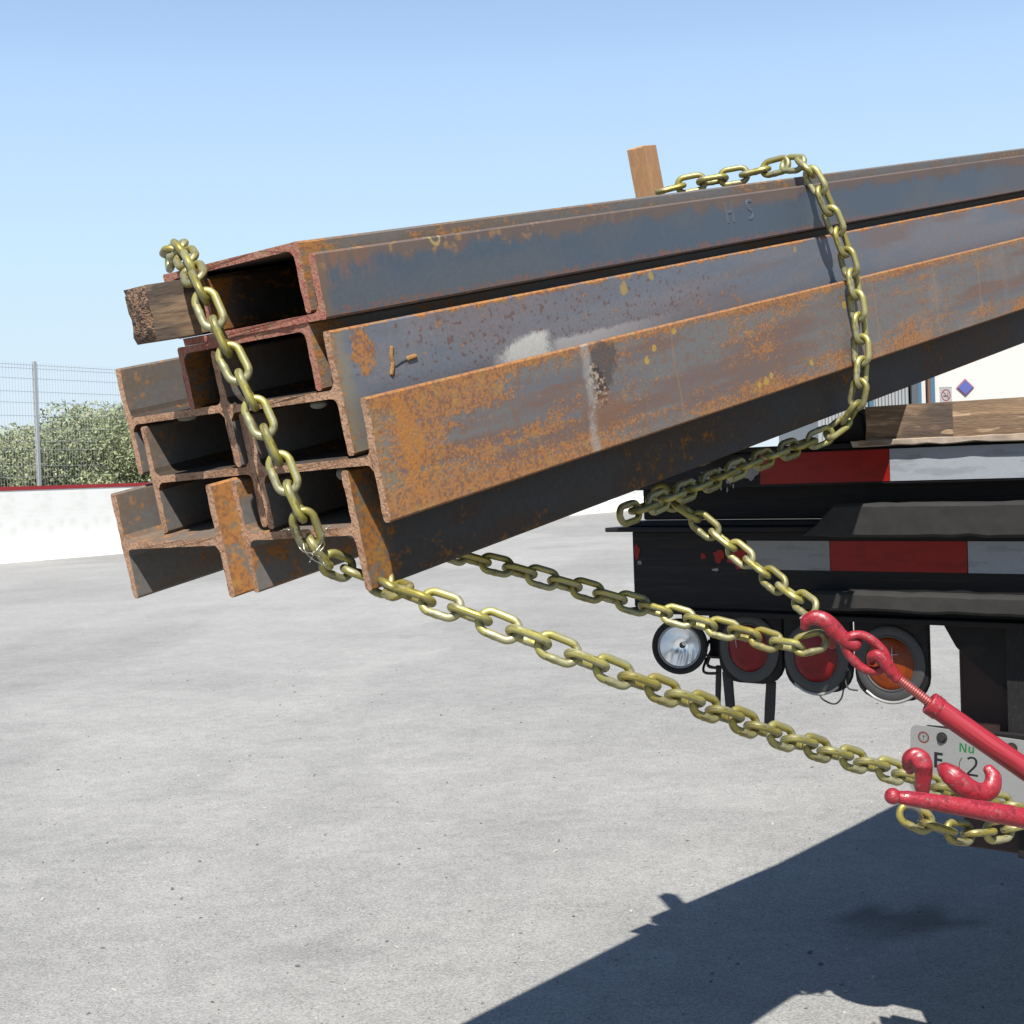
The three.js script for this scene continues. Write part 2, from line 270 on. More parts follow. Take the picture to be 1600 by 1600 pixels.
// channel lying open side down (sign 1) or open side up (sign -1); y = 0 is the back of its web
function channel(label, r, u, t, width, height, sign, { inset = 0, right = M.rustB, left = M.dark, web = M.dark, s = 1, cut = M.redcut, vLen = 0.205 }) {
  const g = thing('steel_channel', label, 'steel channel', 'channels on top of the chained stack');
  g.position.copy(P(r, u, t)); g.quaternion.copy(stackTurn);
  const h = width / 2, tf = 0.0125, y0 = sign > 0 ? -height : 0, y1 = sign > 0 ? 0 : height;
  const fr = rectTip(h - tf, h, y0, y1, 0.003), fl = inset ? rectTip(-h + inset, -h + inset + tf, 0.011, y1, 0.003) : rectTip(-h, -h + tf, y0, y1, 0.003), w = webOutline(inset ? -h : -h + tf, h - tf, sign > 0 ? -0.0052 : 0.0055, 0.005, inset ? 0.001 : 0.012, 0.012, sign < 0, sign > 0);
  part('flange', prism(fr, LEN, { s, vLen }), right, g); part('flange', prism(fl, LEN, { s, vLen }), left, g);
  part('web', prism(w, LEN, { s, vLen: 0.5 }), web, g); part('sawn_end', caps([fr, fl, w], LEN, { s }), cut, g);
  return g;
}
iBeam('bottom left steel beam, its sawn end sticking out nearest', -0.440, -0.004, -0.037, { s: 1, right: M.olive, left: M.rustB });
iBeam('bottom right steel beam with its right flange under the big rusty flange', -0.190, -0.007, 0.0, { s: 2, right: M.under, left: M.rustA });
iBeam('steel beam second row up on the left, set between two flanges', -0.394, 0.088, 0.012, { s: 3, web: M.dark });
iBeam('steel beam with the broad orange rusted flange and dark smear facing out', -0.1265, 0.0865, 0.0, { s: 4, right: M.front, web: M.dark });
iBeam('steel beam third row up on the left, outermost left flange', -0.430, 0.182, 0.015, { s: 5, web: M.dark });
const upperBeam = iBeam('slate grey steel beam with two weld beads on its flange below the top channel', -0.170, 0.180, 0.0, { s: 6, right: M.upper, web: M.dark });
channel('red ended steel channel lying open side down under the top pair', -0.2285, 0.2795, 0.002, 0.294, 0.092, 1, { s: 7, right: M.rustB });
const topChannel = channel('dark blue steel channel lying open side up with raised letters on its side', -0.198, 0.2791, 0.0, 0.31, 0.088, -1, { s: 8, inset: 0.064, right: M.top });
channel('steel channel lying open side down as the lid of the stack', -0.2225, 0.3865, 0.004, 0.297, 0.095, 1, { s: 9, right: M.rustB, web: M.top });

// weld beads and rolled letters
{
  const local = (g, p) => g.worldToLocal(p.clone());
  scene.updateMatrixWorld(true);
  const bead = texMat(cutTex(9, [0.5, 0.26, 0.07], [0.42, 0.2, 0.06], [0.22, 0.1, 0.05]), 0.001);
  const b = (list, r) => vtube(list.map(([t, u]) => ({ p: local(upperBeam, P(-0.0445, u, t)), r })), { sides: 8, steps: 5 });
  part('weld_bead', b([[0.107, 0.225], [0.1035, 0.214], [0.104, 0.204]], 0.0035), bead, upperBeam);
  part('weld_bead', b([[0.103, 0.203], [0.1, 0.196], [0.0965, 0.19]], 0.0037), bead, upperBeam);
  part('weld_bead', b([[0.134, 0.2055], [0.142, 0.206], [0.149, 0.2065]], 0.0042), bead, upperBeam);
  part('weld_bead', b([[0.108, 0.2], [0.12, 0.2035], [0.134, 0.2055]], 0.0022), mat(0.2, 0.21, 0.22, 0.4, 0.6), upperBeam);
  const font = await new FontLoader().loadAsync('fonts/droid/droid_sans_regular.typeface.json');
  for (const [ch, t, u] of [['H', 1.0, 0.3185], ['S', 1.075, 0.3185]]) {
    const g = new TextGeometry(ch, { font, size: 0.036, depth: 0.0008, curveSegments: 5, bevelEnabled: true, bevelThickness: 0.0012, bevelSize: 0.0009, bevelSegments: 2 });
    g.rotateY(Math.PI / 2); const p = local(topChannel, P(-0.0441, u, t)); g.translate(p.x, p.y, p.z);
    part('raised_letter', g, mat(0.12, 0.14, 0.17, 0.55), topChannel);
  }
  // torch slag and tag plates hanging under the webs
  const tagMat = mat(0.3, 0.27, 0.22, 0.85);
  for (const [px, py, w, h, t] of [[488, 634, 0.034, 0.008, 0.006], [528, 743, 0.03, 0.012, 0.006], [548, 838, 0.04, 0.006, 0.01], [283, 655, 0.05, 0.006, 0.02], [318, 852, 0.03, 0.006, -0.02]]) {
    const o = scene.children.find((c) => c.name === 'steel_beam'), p = local(o, onEnd(px, py, t)), g = new THREE.SphereGeometry(1, 12, 8); g.scale(w / 2.3, h * 0.8, 0.01); g.translate(p.x, p.y, p.z - 0.012); part('slag_lump', g, tagMat, o);
  }
}

// ---------------------------------------------------------------- wood
const woodTex = (k, a, b, c3, worn) => tex(1024, 256, (x, y) => {
  const g = fbm(x * 4 + k, y * 46 + fbm(x * 3, y * 5 + k, 3) * 8, 4), f = fbm(x * 90, y * 200 + k, 2), st = fbm(x * 7 + k, y * 5, 4), cr = fbm(x * 14 + k * 2, y * 26, 4);
  let c = mix(a, b, sstep(0.3, 0.7, g)); c = mix(c, c3, sstep(0.5, 0.72, st) * 0.85); c = mix(c, [0.62, 0.43, 0.27], sstep(0.58, 0.66, cr) * worn); c = c.map((v) => v * (0.8 + 0.4 * f));
  return { c, r: 0.85, b: 0.5 * g + 0.3 * f };
});
const grainTex = (k, a, b) => tex(256, 256, (x, y) => { const d = fbm(x * 26 + k, y * 26, 3), e = fbm(x * 70, y * 70 + k, 2); return { c: mix(a, b, sstep(0.35, 0.65, d)).map((v) => v * (0.6 + 0.8 * e)), r: 0.95, b: 0.6 * d + 0.4 * e }; });
M.oldWood = texMat(woodTex(3, [0.36, 0.235, 0.135], [0.24, 0.16, 0.1], [0.1, 0.075, 0.06], 0.25), 0.0015);
M.oldGrain = texMat(grainTex(2, [0.3, 0.17, 0.1], [0.07, 0.045, 0.035]), 0.005);
M.newWood = texMat(woodTex(11, [0.58, 0.33, 0.16], [0.52, 0.27, 0.12], [0.48, 0.25, 0.13], 0.2), 0.0008);
M.deckWood = texMat(woodTex(23, [0.4, 0.26, 0.15], [0.24, 0.155, 0.095], [0.08, 0.06, 0.048], 0.9), 0.002);
M.paleWood = texMat(woodTex(29, [0.55, 0.46, 0.38], [0.42, 0.33, 0.26], [0.2, 0.14, 0.1], 0.5), 0.002);
// a sawn timber: faces and both ends are meshes of their own; axis along local -z
function timberGeo(w, h, len, k, wear = 0.003) {
  const g = new THREE.BoxGeometry(w, h, len, 5, 7, Math.max(6, Math.round(len / 0.02))), p = g.attributes.position, uv = g.attributes.uv, q = V(0, 0, 0), nn = g.attributes.normal, isEnd = (i) => Math.abs(nn.getZ(i)) > 0.9;
  for (let i = 0; i < p.count; i++) {
    q.fromBufferAttribute(p, i);
    const ex = Math.abs(q.x) / (w / 2), ey = Math.abs(q.y) / (h / 2), ez = Math.abs(q.z) / (len / 2), edge = Math.max(Math.min(ex, ey), Math.min(ex, ez), Math.min(ey, ez));
    if (isEnd(i)) uv.setXY(i, q.x * 9, q.y * 9); else uv.setXY(i, (q.z + q.x * 0.1) * 0.9 + k, (Math.abs(q.x) > w / 2 - 1e-5 ? q.y : q.x) * 3.2 + k);
    const s = 1 - sstep(0.85, 1, edge) * 0.03 - (fbm(q.z * 40 + k, (q.x + q.y) * 40, 3) - 0.5) * wear * 6;
    p.setXYZ(i, q.x * s, q.y * s, q.z + (ez > 0.999 ? (fbm(q.x * 160 + k, q.y * 160, 2) - 0.5) * wear * 2 - Math.sign(q.z) * sstep(0.75, 1, Math.max(ex, ey)) * wear * 1.5 : 0));
  }
  g.computeVertexNormals();
  const ends = [], sides = [], ng = g.toNonIndexed(), np = ng.attributes.position;
  const split = (keep) => { const o = new THREE.BufferGeometry(), idx = []; for (const grp of g.groups) if (keep(grp.materialIndex)) for (let i = grp.start; i < grp.start + grp.count; i++) idx.push(i); for (const n of ['position', 'normal', 'uv']) { const A = ng.attributes[n], out = []; for (const i of idx) for (let c = 0; c < A.itemSize; c++) out.push(A.getComponent(i, c)); o.setAttribute(n, new THREE.Float32BufferAttribute(out, A.itemSize)); } return o; };
  return [split((m) => m < 4), split((m) => m === 4), split((m) => m === 5)];
}
function timber(name, label, w, h, len, side, end, k, wear) { const g = thing(name, label, 'timber'); const [a, b, c] = timberGeo(w, h, len, k, wear); part('long_face', a, side, g); part('end_grain', b, end, g); part('end_grain', c, end, g); return g; }
{
  const len = 0.9, o = timber('wood_block', 'weathered wood timber end sticking out of the topmost channel on the left', 0.0515, 0.08, len, M.oldWood, M.oldGrain, 0.3, 0.004);
  o.quaternion.copy(stackTurn).multiply(new THREE.Quaternion().setFromAxisAngle(V(0, 0, 1), 0.01)); o.position.copy(P(-0.327, 0.3325, -0.088 + len / 2));
}
{
  const h = 0.75, o = timber('wood_stake', 'orange brown wood stake standing up behind the steel stack', 0.05, 0.05, h, M.newWood, M.newWood, 1.7, 0.002);
  o.quaternion.copy(stackTurn).multiply(new THREE.Quaternion().setFromAxisAngle(V(1, 0, 0), -Math.PI / 2)).multiply(new THREE.Quaternion().setFromAxisAngle(V(0, 1, 0), -0.02));
  const top = onSide(1006, 228, -0.575); o.position.copy(top).addScaledVector(U, -h / 2);
}

// ---------------------------------------------------------------- chains
const texChain = tex(256, 128, (x, y) => { const n = fbm(x * 7, y * 6, 4), f = fbm(x * 60, y * 40, 2); return { c: mix(mix([0.64, 0.57, 0.15], [0.53, 0.51, 0.29], sstep(0.4, 0.62, n)), [0.22, 0.185, 0.06], sstep(0.58, 0.75, fbm(x * 11 + 3, y * 8, 3)) * 0.6).map((v) => v * (0.85 + 0.3 * f)), r: 0.34 + 0.22 * n, b: 0.5 + 0.2 * f, m: 0.5 }; });
M.chain = new THREE.MeshStandardMaterial({ color: new THREE.Color().setRGB(0.44, 0.44, 0.44), map: texChain.map, roughnessMap: texChain.aux, metalnessMap: texChain.aux, metalness: 1, roughness: 1, bumpMap: texChain.aux, bumpScale: 0.0004 });
M.chains = [M.chain, ...[[0.36, 0.35, 0.33], [0.5, 0.5, 0.53], [0.41, 0.38, 0.3]].map(([a, b, c]) => { const m = M.chain.clone(); m.color.setRGB(a, b, c); return m; })];
function linkGeo(L = 0.06, Wd = 0.0375, d = 0.0106) {
  const rc = (Wd - d) / 2, st = (L - Wd) / 2, n = 44, sides = 12, pos = [], uv = [], idx = [], total = 4 * st + 2 * Math.PI * rc;
  const pt = (s) => { s = ((s % total) + total) % total; if (s < 2 * st) return [s - st, -rc, 1, 0]; s -= 2 * st; if (s < Math.PI * rc) { const a = s / rc - Math.PI / 2; return [st + rc * Math.cos(a), rc * Math.sin(a), -Math.sin(a), Math.cos(a)]; } s -= Math.PI * rc; if (s < 2 * st) return [st - s, rc, -1, 0]; s -= 2 * st; const a = s / rc + Math.PI / 2; return [-st + rc * Math.cos(a), rc * Math.sin(a), -Math.sin(a), Math.cos(a)]; };
  for (let i = 0; i <= n; i++) {
    const s = i / n * total, [x, y, tx, ty] = pt(s), w = Math.abs(s - st) < 0.003 ? 1.09 : 1, r = d / 2 * w;
    for (let k = 0; k <= sides; k++) { const a = k / sides * Math.PI * 2; pos.push(x + ty * Math.cos(a) * r, y - tx * Math.cos(a) * r, Math.sin(a) * r); uv.push(i / n, k / sides); }
  }
  for (let i = 0; i < n; i++) for (let k = 0; k < sides; k++) { const a = i * (sides + 1) + k, b = a + sides + 1; idx.push(a, b, a + 1, b, b + 1, a + 1); }
  const g = new THREE.BufferGeometry(); g.setAttribute('position', new THREE.Float32BufferAttribute(pos, 3)); g.setAttribute('uv', new THREE.Float32BufferAttribute(uv, 2)); g.setIndex(idx); g.computeVertexNormals(); return g;
}
const LINK = linkGeo();
function chain(label, points, facing, { scale = 1, phase = 0, start = 0, wobble = 0.12 } = {}) {
  const g = thing('chain', label, 'chain', undefined), curve = new THREE.CatmullRomCurve3(points, false, 'centripetal'); curve.arcLengthDivisions = 800;
  const total = curve.getLength(), n = Math.max(2, Math.round(total / (0.0385 * scale))), pitch = total / n;
  g.position.copy(points[0]);
  for (let i = 0; i < n; i++) {
    const f = (i + 0.5) / n, half = 0.5 / n, a = curve.getPointAt(Math.max(0, f - half)), b = curve.getPointAt(Math.min(1, f + half)), T = b.clone().sub(a).normalize();
    const Fv = typeof facing === 'function' ? facing(f) : facing, Z = Fv.clone().addScaledVector(T, -Fv.dot(T)).normalize(), Y = Z.clone().cross(T);
    const m = part('link', LINK, M.chains[Math.floor(hash(i * 3 + 1, label.length) * 4)], g);
    m.position.copy(a).add(b).multiplyScalar(0.5).sub(points[0]); m.scale.setScalar(scale);
    m.quaternion.setFromRotationMatrix(new THREE.Matrix4().makeBasis(T, Y, Z));
    const turn = (i + start) % 2 ? Math.PI / 2 : 0; m.quaternion.multiply(new THREE.Quaternion().setFromAxisAngle(V(1, 0, 0), turn + phase + (hash(i, 77) - 0.5) * 2 * wobble));
  }
  return g;
}
const towardsEye = V(0, 0.05, 1);
chain('golden chain hanging down across the beam ends and on to the lower red hook', [
  onEnd(264, 408, 0.11), onEnd(277, 389, 0.06), onEnd(294, 408, 0.01), onEnd(306, 437, -0.035), onEnd(319, 465, -0.05), onEnd(337, 506, -0.05), onEnd(353, 543, -0.05), onEnd(371, 578, -0.05), onEnd(388, 614, -0.05), onEnd(405, 652, -0.05), onEnd(422, 690, -0.05), onEnd(440, 731, -0.05),
  onEnd(458, 777, -0.05), onEnd(476, 816, -0.045), onEnd(490, 852, -0.035), onEnd(512, 878, -0.012), onEnd(548, 892, 0.025), onEnd(590, 908, 0.05), at(632, 926, 1.975), at(685, 943, 1.955), at(735, 960, 1.94), at(808, 989, 1.93), at(890, 1021, 1.93), at(965, 1052, 1.95), at(1045, 1082, 1.99), at(1125, 1113, 2.05), at(1210, 1147, 2.12), at(1290, 1173, 2.19), at(1365, 1196, 2.25), at(1425, 1215, 2.29), at(1475, 1234, 2.32), at(1520, 1248, 2.35), at(1600, 1262, 2.42)],
  (f) => f < 0.42 ? V(0.1, 0.1, 1) : V(0.1, 0.5, 1), { phase: 0.12, scale: 1.08 });
const S3 = (x, y, r) => onSide(x, y, r);
chain('golden chain wrapped over the top channel and down the rusty side to the trailer', [
  S3(1032, 299, -0.32), S3(1075, 288, -0.28), S3(1120, 280, -0.23), S3(1165, 272, -0.18), S3(1205, 262, -0.13), S3(1243, 254, -0.075), S3(1265, 268, -0.03), S3(1283, 298, -0.012), S3(1297, 330, -0.004), S3(1310, 362, 0.004), S3(1322, 395, 0.01), S3(1333, 435, 0.02), S3(1341, 485, 0.024), S3(1346, 535, 0.024), S3(1346, 585, 0.022), S3(1338, 632, 0.005), S3(1312, 668, -0.04),
  S3(1265, 690, -0.08), S3(1200, 714, -0.1), S3(1140, 738, -0.11), S3(1085, 762, -0.11), S3(1040, 779, -0.11), S3(1005, 794, -0.11), S3(972, 806, -0.11)],
  (f) => f < 0.3 ? R.clone().addScaledVector(U, 0.1) : R, { scale: 1.12, phase: 0.1, start: 1 });
chain('olive chain running from under the beams down to the upper red hook', [at(1028, 766, 2.68), at(1052, 785, 2.68), at(1085, 808, 2.67), at(1120, 836, 2.66), at(1160, 868, 2.63), at(1200, 900, 2.59), at(1235, 927, 2.55), at(1270, 952, 2.5)], towardsEye, { phase: 0.3, scale: 1.08 });
chain('olive chain below the beams crossing in front of the trailer lamps', [at(690, 856, 2.6), at(735, 873, 2.62), at(790, 886, 2.63), at(860, 906, 2.64), at(930, 926, 2.65), at(1000, 946, 2.65), at(1060, 963, 2.63), at(1120, 980, 2.6), at(1180, 994, 2.56), at(1240, 1010, 2.51), at(1285, 1000, 2.49)], V(0.2, 0.45, 1), { phase: 0.1, scale: 1.1 });
chain('short golden chain hanging below the red binder handle', [at(1412, 1268, 2.12), at(1440, 1283, 2.12), at(1475, 1297, 2.13), at(1510, 1302, 2.15), at(1560, 1298, 2.18), at(1640, 1280, 2.22)], V(0.2, 0.6, 1), { phase: 0.35 });
{
  const g = thing('wire_tie', 'loose ends of thin wire twisted round the chain at the bottom web', 'wire'), steel = mat(0.6, 0.58, 0.45, 0.35, 0.8), q = (x, y, t) => onEnd(x, y, t);
  g.position.copy(q(490, 860, -0.06));
  for (const list of [[[472, 838], [466, 852], [473, 861], [490, 863], [505, 858]], [[474, 848], [476, 860], [484, 870], [500, 880], [512, 884]], [[483, 880], [487, 872], [493, 862], [502, 850], [506, 838], [508, 828], [515, 822]], [[478, 862], [488, 866], [498, 869], [506, 880], [508, 885]], [[500, 862], [507, 852], [504, 838], [510, 826]], [[443, 827], [452, 828], [460, 824], [466, 826]]]) {
    const pts = list.map(([x, y], i) => q(x, y, -0.075 + 0.02 * hash(i, x)).sub(g.position)), c = new THREE.CatmullRomCurve3(pts); part('wire', new THREE.TubeGeometry(c, 24, 0.00095, 6), steel, g);
  }
}

// ---------------------------------------------------------------- red load binders
const texRed = tex(256, 256, (x, y) => { const n = fbm(x * 6, y * 6, 4, 6), f = fbm(x * 40, y * 40, 2, 40); return { c: mix(mix(mix([0.4, 0.01, 0.022], [0.46, 0.032, 0.055], n), [0.17, 0.01, 0.014], sstep(0.55, 0.72, fbm(x * 12, y * 12, 3, 12)) * 0.65), [0.3, 0.13, 0.12], sstep(0.72, 0.75, fbm(x * 16 + 40, y * 16, 4, 16))).map((v) => v * (0.85 + 0.3 * f)), r: 0.28 + 0.3 * f, b: 0.5 * n + 0.3 * f }; });
M.red = texMat(texRed, 0.0012);
M.worn = mat(0.45, 0.33, 0.33, 0.45, 0.5);
M.thread = mat(0.5, 0.13, 0.12, 0.42, 0.5);
const tubeAt = (list, origin, opt) => vtube(list.map(([x, y, r, z]) => ({ p: at(x, y, z).sub(origin), r: r * z / FOCAL })), opt);
{
  const g = thing('load_binder', 'red screw load binder slanting down in front of the amber trailer lamp', 'load binder'), o = at(1340, 1010, 2.46); g.position.copy(o);
  const hook = part('grab_hook', joined([tubeAt([[1257, 980, 7, 2.475], [1261, 970, 10, 2.47], [1273, 965, 12, 2.465], [1289, 970, 13, 2.46], [1302, 982, 13.5, 2.46], [1313, 993, 12, 2.46], [1325, 1003, 11, 2.46], [1337, 1007, 11.5, 2.46]], o, { sides: 18, up: V(0, 0, 1), flat: 0.78 }),
    tubeAt([[1300, 976, 9, 2.475], [1296, 992, 8, 2.49], [1300, 1008, 7, 2.5]], o, { sides: 12 })]), M.red, g);
  part('hook_tip', tubeAt([[1251, 966, 2.4, 2.49], [1256, 964, 3.4, 2.49], [1262, 962, 4, 2.49]], o, { sides: 8 }), M.worn, hook);
  const ring = []; for (const [x, y, z] of [[1330, 994, 2.455], [1348, 993, 2.455], [1368, 1005, 2.452], [1384, 1024, 2.45], [1386, 1036, 2.452], [1372, 1048, 2.46], [1352, 1046, 2.46], [1336, 1034, 2.462], [1322, 1014, 2.465], [1320, 1003, 2.462]]) ring.push([x, y, 7.4, z]);
  part('connecting_link', tubeAt(ring, o, { sides: 14, closed: true, steps: 6 }), M.red, g);
  const eye = part('eye_bolt', tubeAt([[1362, 1034, 6, 2.462], [1363, 1026, 8.5, 2.45], [1372, 1024, 10, 2.444], [1382, 1034, 11, 2.444], [1392, 1048, 10.5, 2.444], [1402, 1060, 9, 2.443]], o, { sides: 16 }), M.red, g);
  const a = at(1400, 1058, 2.443).sub(o), b = at(1455, 1100, 2.435).sub(o), dir = b.clone().sub(a), len = dir.length(), prof = [], n = 17, r0 = 7.6 * 2.44 / FOCAL;
  for (let i = 0; i <= n * 4; i++) prof.push(new THREE.Vector2(r0 * (1 + 0.12 * Math.cos(i / 4 * Math.PI * 2)), i / (n * 4) * len));
  const th = new THREE.LatheGeometry(prof, 20); th.applyQuaternion(new THREE.Quaternion().setFromUnitVectors(V(0, 1, 0), dir.normalize())); th.translate(a.x, a.y, a.z); part('screw_thread', th, M.thread, g);
  const ba = at(1451, 1097, 2.436).sub(o), bb = at(1760, 1312, 2.39).sub(o), bl = bb.distanceTo(ba), R1 = 17.5 * 2.436 / FOCAL;
  const bp = [[0.1, 0], [R1 * 0.9, 0], [R1 * 1.03, 0.0015], [R1 * 1.06, 0.004], [R1 * 1.06, 0.02], [R1 * 0.97, 0.0225], [R1 * 0.97, bl]].map((p) => new THREE.Vector2(p[0] === 0.1 ? 0.0001 : p[0], p[1])), bg = new THREE.LatheGeometry(bp, 26);
  bg.applyQuaternion(new THREE.Quaternion().setFromUnitVectors(V(0, 1, 0), bb.clone().sub(ba).normalize())); bg.translate(ba.x, ba.y, ba.z); part('barrel', bg, M.red, g);
}
{
  const g = thing('load_binder', 'red lever load binder with a ball ended handle beside the licence plate', 'load binder'), o = at(1440, 1230, 2.12); g.position.copy(o);
  part('grab_hook', tubeAt([[1423, 1204, 8, 2.14], [1421, 1194, 12, 2.13], [1425, 1185, 15, 2.12], [1434, 1182, 16, 2.115], [1441, 1192, 15.5, 2.11], [1443, 1208, 14, 2.115], [1442, 1226, 12, 2.12], [1440, 1246, 10, 2.13], [1436, 1262, 9, 2.135]], o, { sides: 18, up: V(0, 0, 1), flat: 0.72 }), M.red, g);
  part('grab_hook', tubeAt([[1470, 1200, 8, 2.13], [1476, 1203, 13, 2.12], [1487, 1211, 16.5, 2.11], [1499, 1222, 17.5, 2.11], [1514, 1234, 17.5, 2.11], [1532, 1240, 17, 2.115], [1548, 1232, 15, 2.12], [1552, 1215, 13, 2.125], [1545, 1202, 9, 2.13]], o, { sides: 18, up: V(0, 0, 1), flat: 0.72 }), M.red, g);
  const ball = new THREE.SphereGeometry(13 * 2.06 / FOCAL, 24, 16), bp = at(1395, 1244, 2.06).sub(o); ball.translate(bp.x, bp.y, bp.z);
  const handle = part('handle', tubeAt([[1402, 1245, 9, 2.06], [1408, 1246, 10.5, 2.06], [1420, 1247.5, 12, 2.06], [1450, 1252, 13, 2.065], [1504, 1261, 14.5, 2.07], [1560, 1271, 16, 2.08], [1640, 1286, 16, 2.1], [1720, 1300, 17, 2.12]], o, { sides: 18, up: V(0, 0, 1) }), M.red, g);
  part('ball_end', ball, M.red, handle);
  const ring = []; for (let i = 0; i < 12; i++) { const a = i / 12 * Math.PI * 2; ring.push([1424 + 17 * Math.cos(a), 1274 + 15 * Math.sin(a) + 4 * Math.cos(a), 5.5, 2.13 + 0.01 * Math.sin(a)]); }
  part('steel_ring', tubeAt(ring, o, { sides: 12, closed: true, steps: 3 }), mat(0.42, 0.38, 0.38, 0.35, 0.7), g);
}

// ---------------------------------------------------------------- trailer: local x along its rear edge, y up, z back towards the eye
const trailer = thing('flatbed_trailer', 'black flatbed trailer rear with red and white tape and round lamps', 'trailer');
trailer.position.set(0.78047, 0, -3.29973); trailer.rotation.y = -Math.atan2(0.65520, 0.75545);
{
  const tp = tex(512, 512, (x, y) => { const n = fbm(x * 5, y * 5, 4, 5), f = fbm(x * 60, y * 60, 2, 60), k = fbm(x * 18, y * 30, 3); return { c: mix(mix([0.012, 0.012, 0.014], [0.022, 0.021, 0.022], n), [0.05, 0.035, 0.03], sstep(0.6, 0.72, k) * 0.5), r: 0.5 + 0.25 * n + 0.15 * f, b: 0.4 * n + 0.3 * f }; });
  M.blackPaint = new THREE.MeshPhysicalMaterial({ color: new THREE.Color().setRGB(K, K, K), map: tp.map, roughnessMap: tp.aux, roughness: 1, bumpMap: tp.aux, bumpScale: 0.0012, specularIntensity: 0.45 });
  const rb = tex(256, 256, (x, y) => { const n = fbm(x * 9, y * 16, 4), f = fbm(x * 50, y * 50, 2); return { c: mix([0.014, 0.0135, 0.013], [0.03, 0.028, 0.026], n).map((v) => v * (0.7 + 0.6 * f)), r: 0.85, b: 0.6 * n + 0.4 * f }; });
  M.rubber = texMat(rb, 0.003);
  const T = trailer, add = (name, g, m, label, parent = T) => part(name, g, m, parent, label);
  const L = -0.64, RT = 1.86;
  add('deck_frame', joined([boxg(L, RT, 1.326, 1.482, -8.2, -0.05, 0.006), boxg(L, RT, 1.484, 1.4965, -0.12, 0.004, 0.003), boxg(L, RT, 1.402, 1.4835, -0.052, 0, 0.004)]), M.blackPaint);
  for (let k = 0; k < 30; k++) { const b = joined([boxg(L + 0.01, RT - 0.01, 1.4835, 1.497, -0.121 - 0.198 - k * 0.2, -0.121 - k * 0.2, 0.003)]); add('deck_board', b, M.deckWood); }
  add('rear_rail', joined([boxg(-0.685, RT, 1.301, 1.312, -0.05, 0.052, 0.003), extruded([[-0.645, 1.312], [RT, 1.312], [RT, 1.326], [-0.645, 1.326]], -0.05, 0.02, 0.003)]), M.blackPaint);
  add('rear_plate', joined([boxg(L, RT, 1.112, 1.3, -0.035, 0, 0.004), boxg(L, RT, 1.1, 1.112, -0.09, 0.03, 0.003)]), M.blackPaint);
  // worn dock bumpers
  const bump = (pts, z0, z1) => { const g = extruded(pts, z0, z1, 0.006); return g; };
  const rough = (x0, x1, y, amp, k) => { const out = [], n = 26; for (let i = 0; i <= n; i++) { const x = x0 + (x1 - x0) * i / n; out.push([x, y + (fbm(x * 30, k, 3) - 0.5) * amp]); } return out; };
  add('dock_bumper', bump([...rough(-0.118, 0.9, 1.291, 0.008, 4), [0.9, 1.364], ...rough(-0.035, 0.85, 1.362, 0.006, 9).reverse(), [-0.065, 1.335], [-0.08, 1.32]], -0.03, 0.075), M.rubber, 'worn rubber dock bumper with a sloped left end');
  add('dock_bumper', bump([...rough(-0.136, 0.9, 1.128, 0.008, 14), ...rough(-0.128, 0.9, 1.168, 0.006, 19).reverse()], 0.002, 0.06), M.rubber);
  add('edge_board', extruded([...rough(-0.014, 0.9, 1.486, 0.01, 31), ...rough(-0.02, 0.9, 1.5, 0.003, 37).reverse()], -0.09, 0.022, 0.002), M.paleWood, 'pale splintered board edge along the deck');
  // tape
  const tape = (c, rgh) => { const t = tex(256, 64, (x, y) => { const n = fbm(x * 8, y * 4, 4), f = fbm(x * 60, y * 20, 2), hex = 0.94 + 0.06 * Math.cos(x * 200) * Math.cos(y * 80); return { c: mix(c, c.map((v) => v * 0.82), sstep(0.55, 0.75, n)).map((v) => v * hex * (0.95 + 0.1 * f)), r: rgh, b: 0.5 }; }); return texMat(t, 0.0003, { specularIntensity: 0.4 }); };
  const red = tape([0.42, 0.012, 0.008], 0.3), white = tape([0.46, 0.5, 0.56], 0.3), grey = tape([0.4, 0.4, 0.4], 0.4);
  const strip = (x0, x1, y0, y1, m, name, label) => { const g = extruded([[x0, y0], [x1, y0], [x1, y1], [x0, y1]], 0.0005, 0.0018, 0.0003); const p = g.attributes.position, uv = g.attributes.uv; for (let i = 0; i < p.count; i++) uv.setXY(i, p.getX(i) * 2, (p.getY(i) - y0) / (y1 - y0)); add(name, g, m, label); };
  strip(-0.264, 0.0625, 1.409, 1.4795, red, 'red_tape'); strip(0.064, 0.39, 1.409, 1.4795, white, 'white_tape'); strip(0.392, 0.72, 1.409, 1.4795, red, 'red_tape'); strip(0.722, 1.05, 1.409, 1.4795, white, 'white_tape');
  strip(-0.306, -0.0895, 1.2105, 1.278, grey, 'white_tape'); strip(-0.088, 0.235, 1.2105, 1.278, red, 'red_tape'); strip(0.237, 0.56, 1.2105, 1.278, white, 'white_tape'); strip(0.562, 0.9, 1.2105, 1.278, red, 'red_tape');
  // torn remnants of older tape
  const scrap = (cx, cy, w, h, m, k, label) => { const pts = []; for (let i = 0; i < 16; i++) { const a = i / 16 * Math.PI * 2, s = 0.6 + 0.55 * hash(i, k); pts.push([cx + w / 2 * s * Math.cos(a), cy + h / 2 * s * Math.sin(a)]); } add('tape_scrap', extruded(pts, 0.0005, 0.0014, 0.0002), m, label); };
  scrap(-0.29, 1.442, 0.05, 0.055, grey, 1); scrap(-0.33, 1.45, 0.05, 0.04, grey, 2); scrap(-0.37, 1.438, 0.03, 0.03, grey, 3); scrap(-0.41, 1.43, 0.05, 0.035, grey, 4); scrap(-0.45, 1.418, 0.03, 0.022, grey, 5); scrap(-0.35, 1.418, 0.018, 0.014, grey, 6);
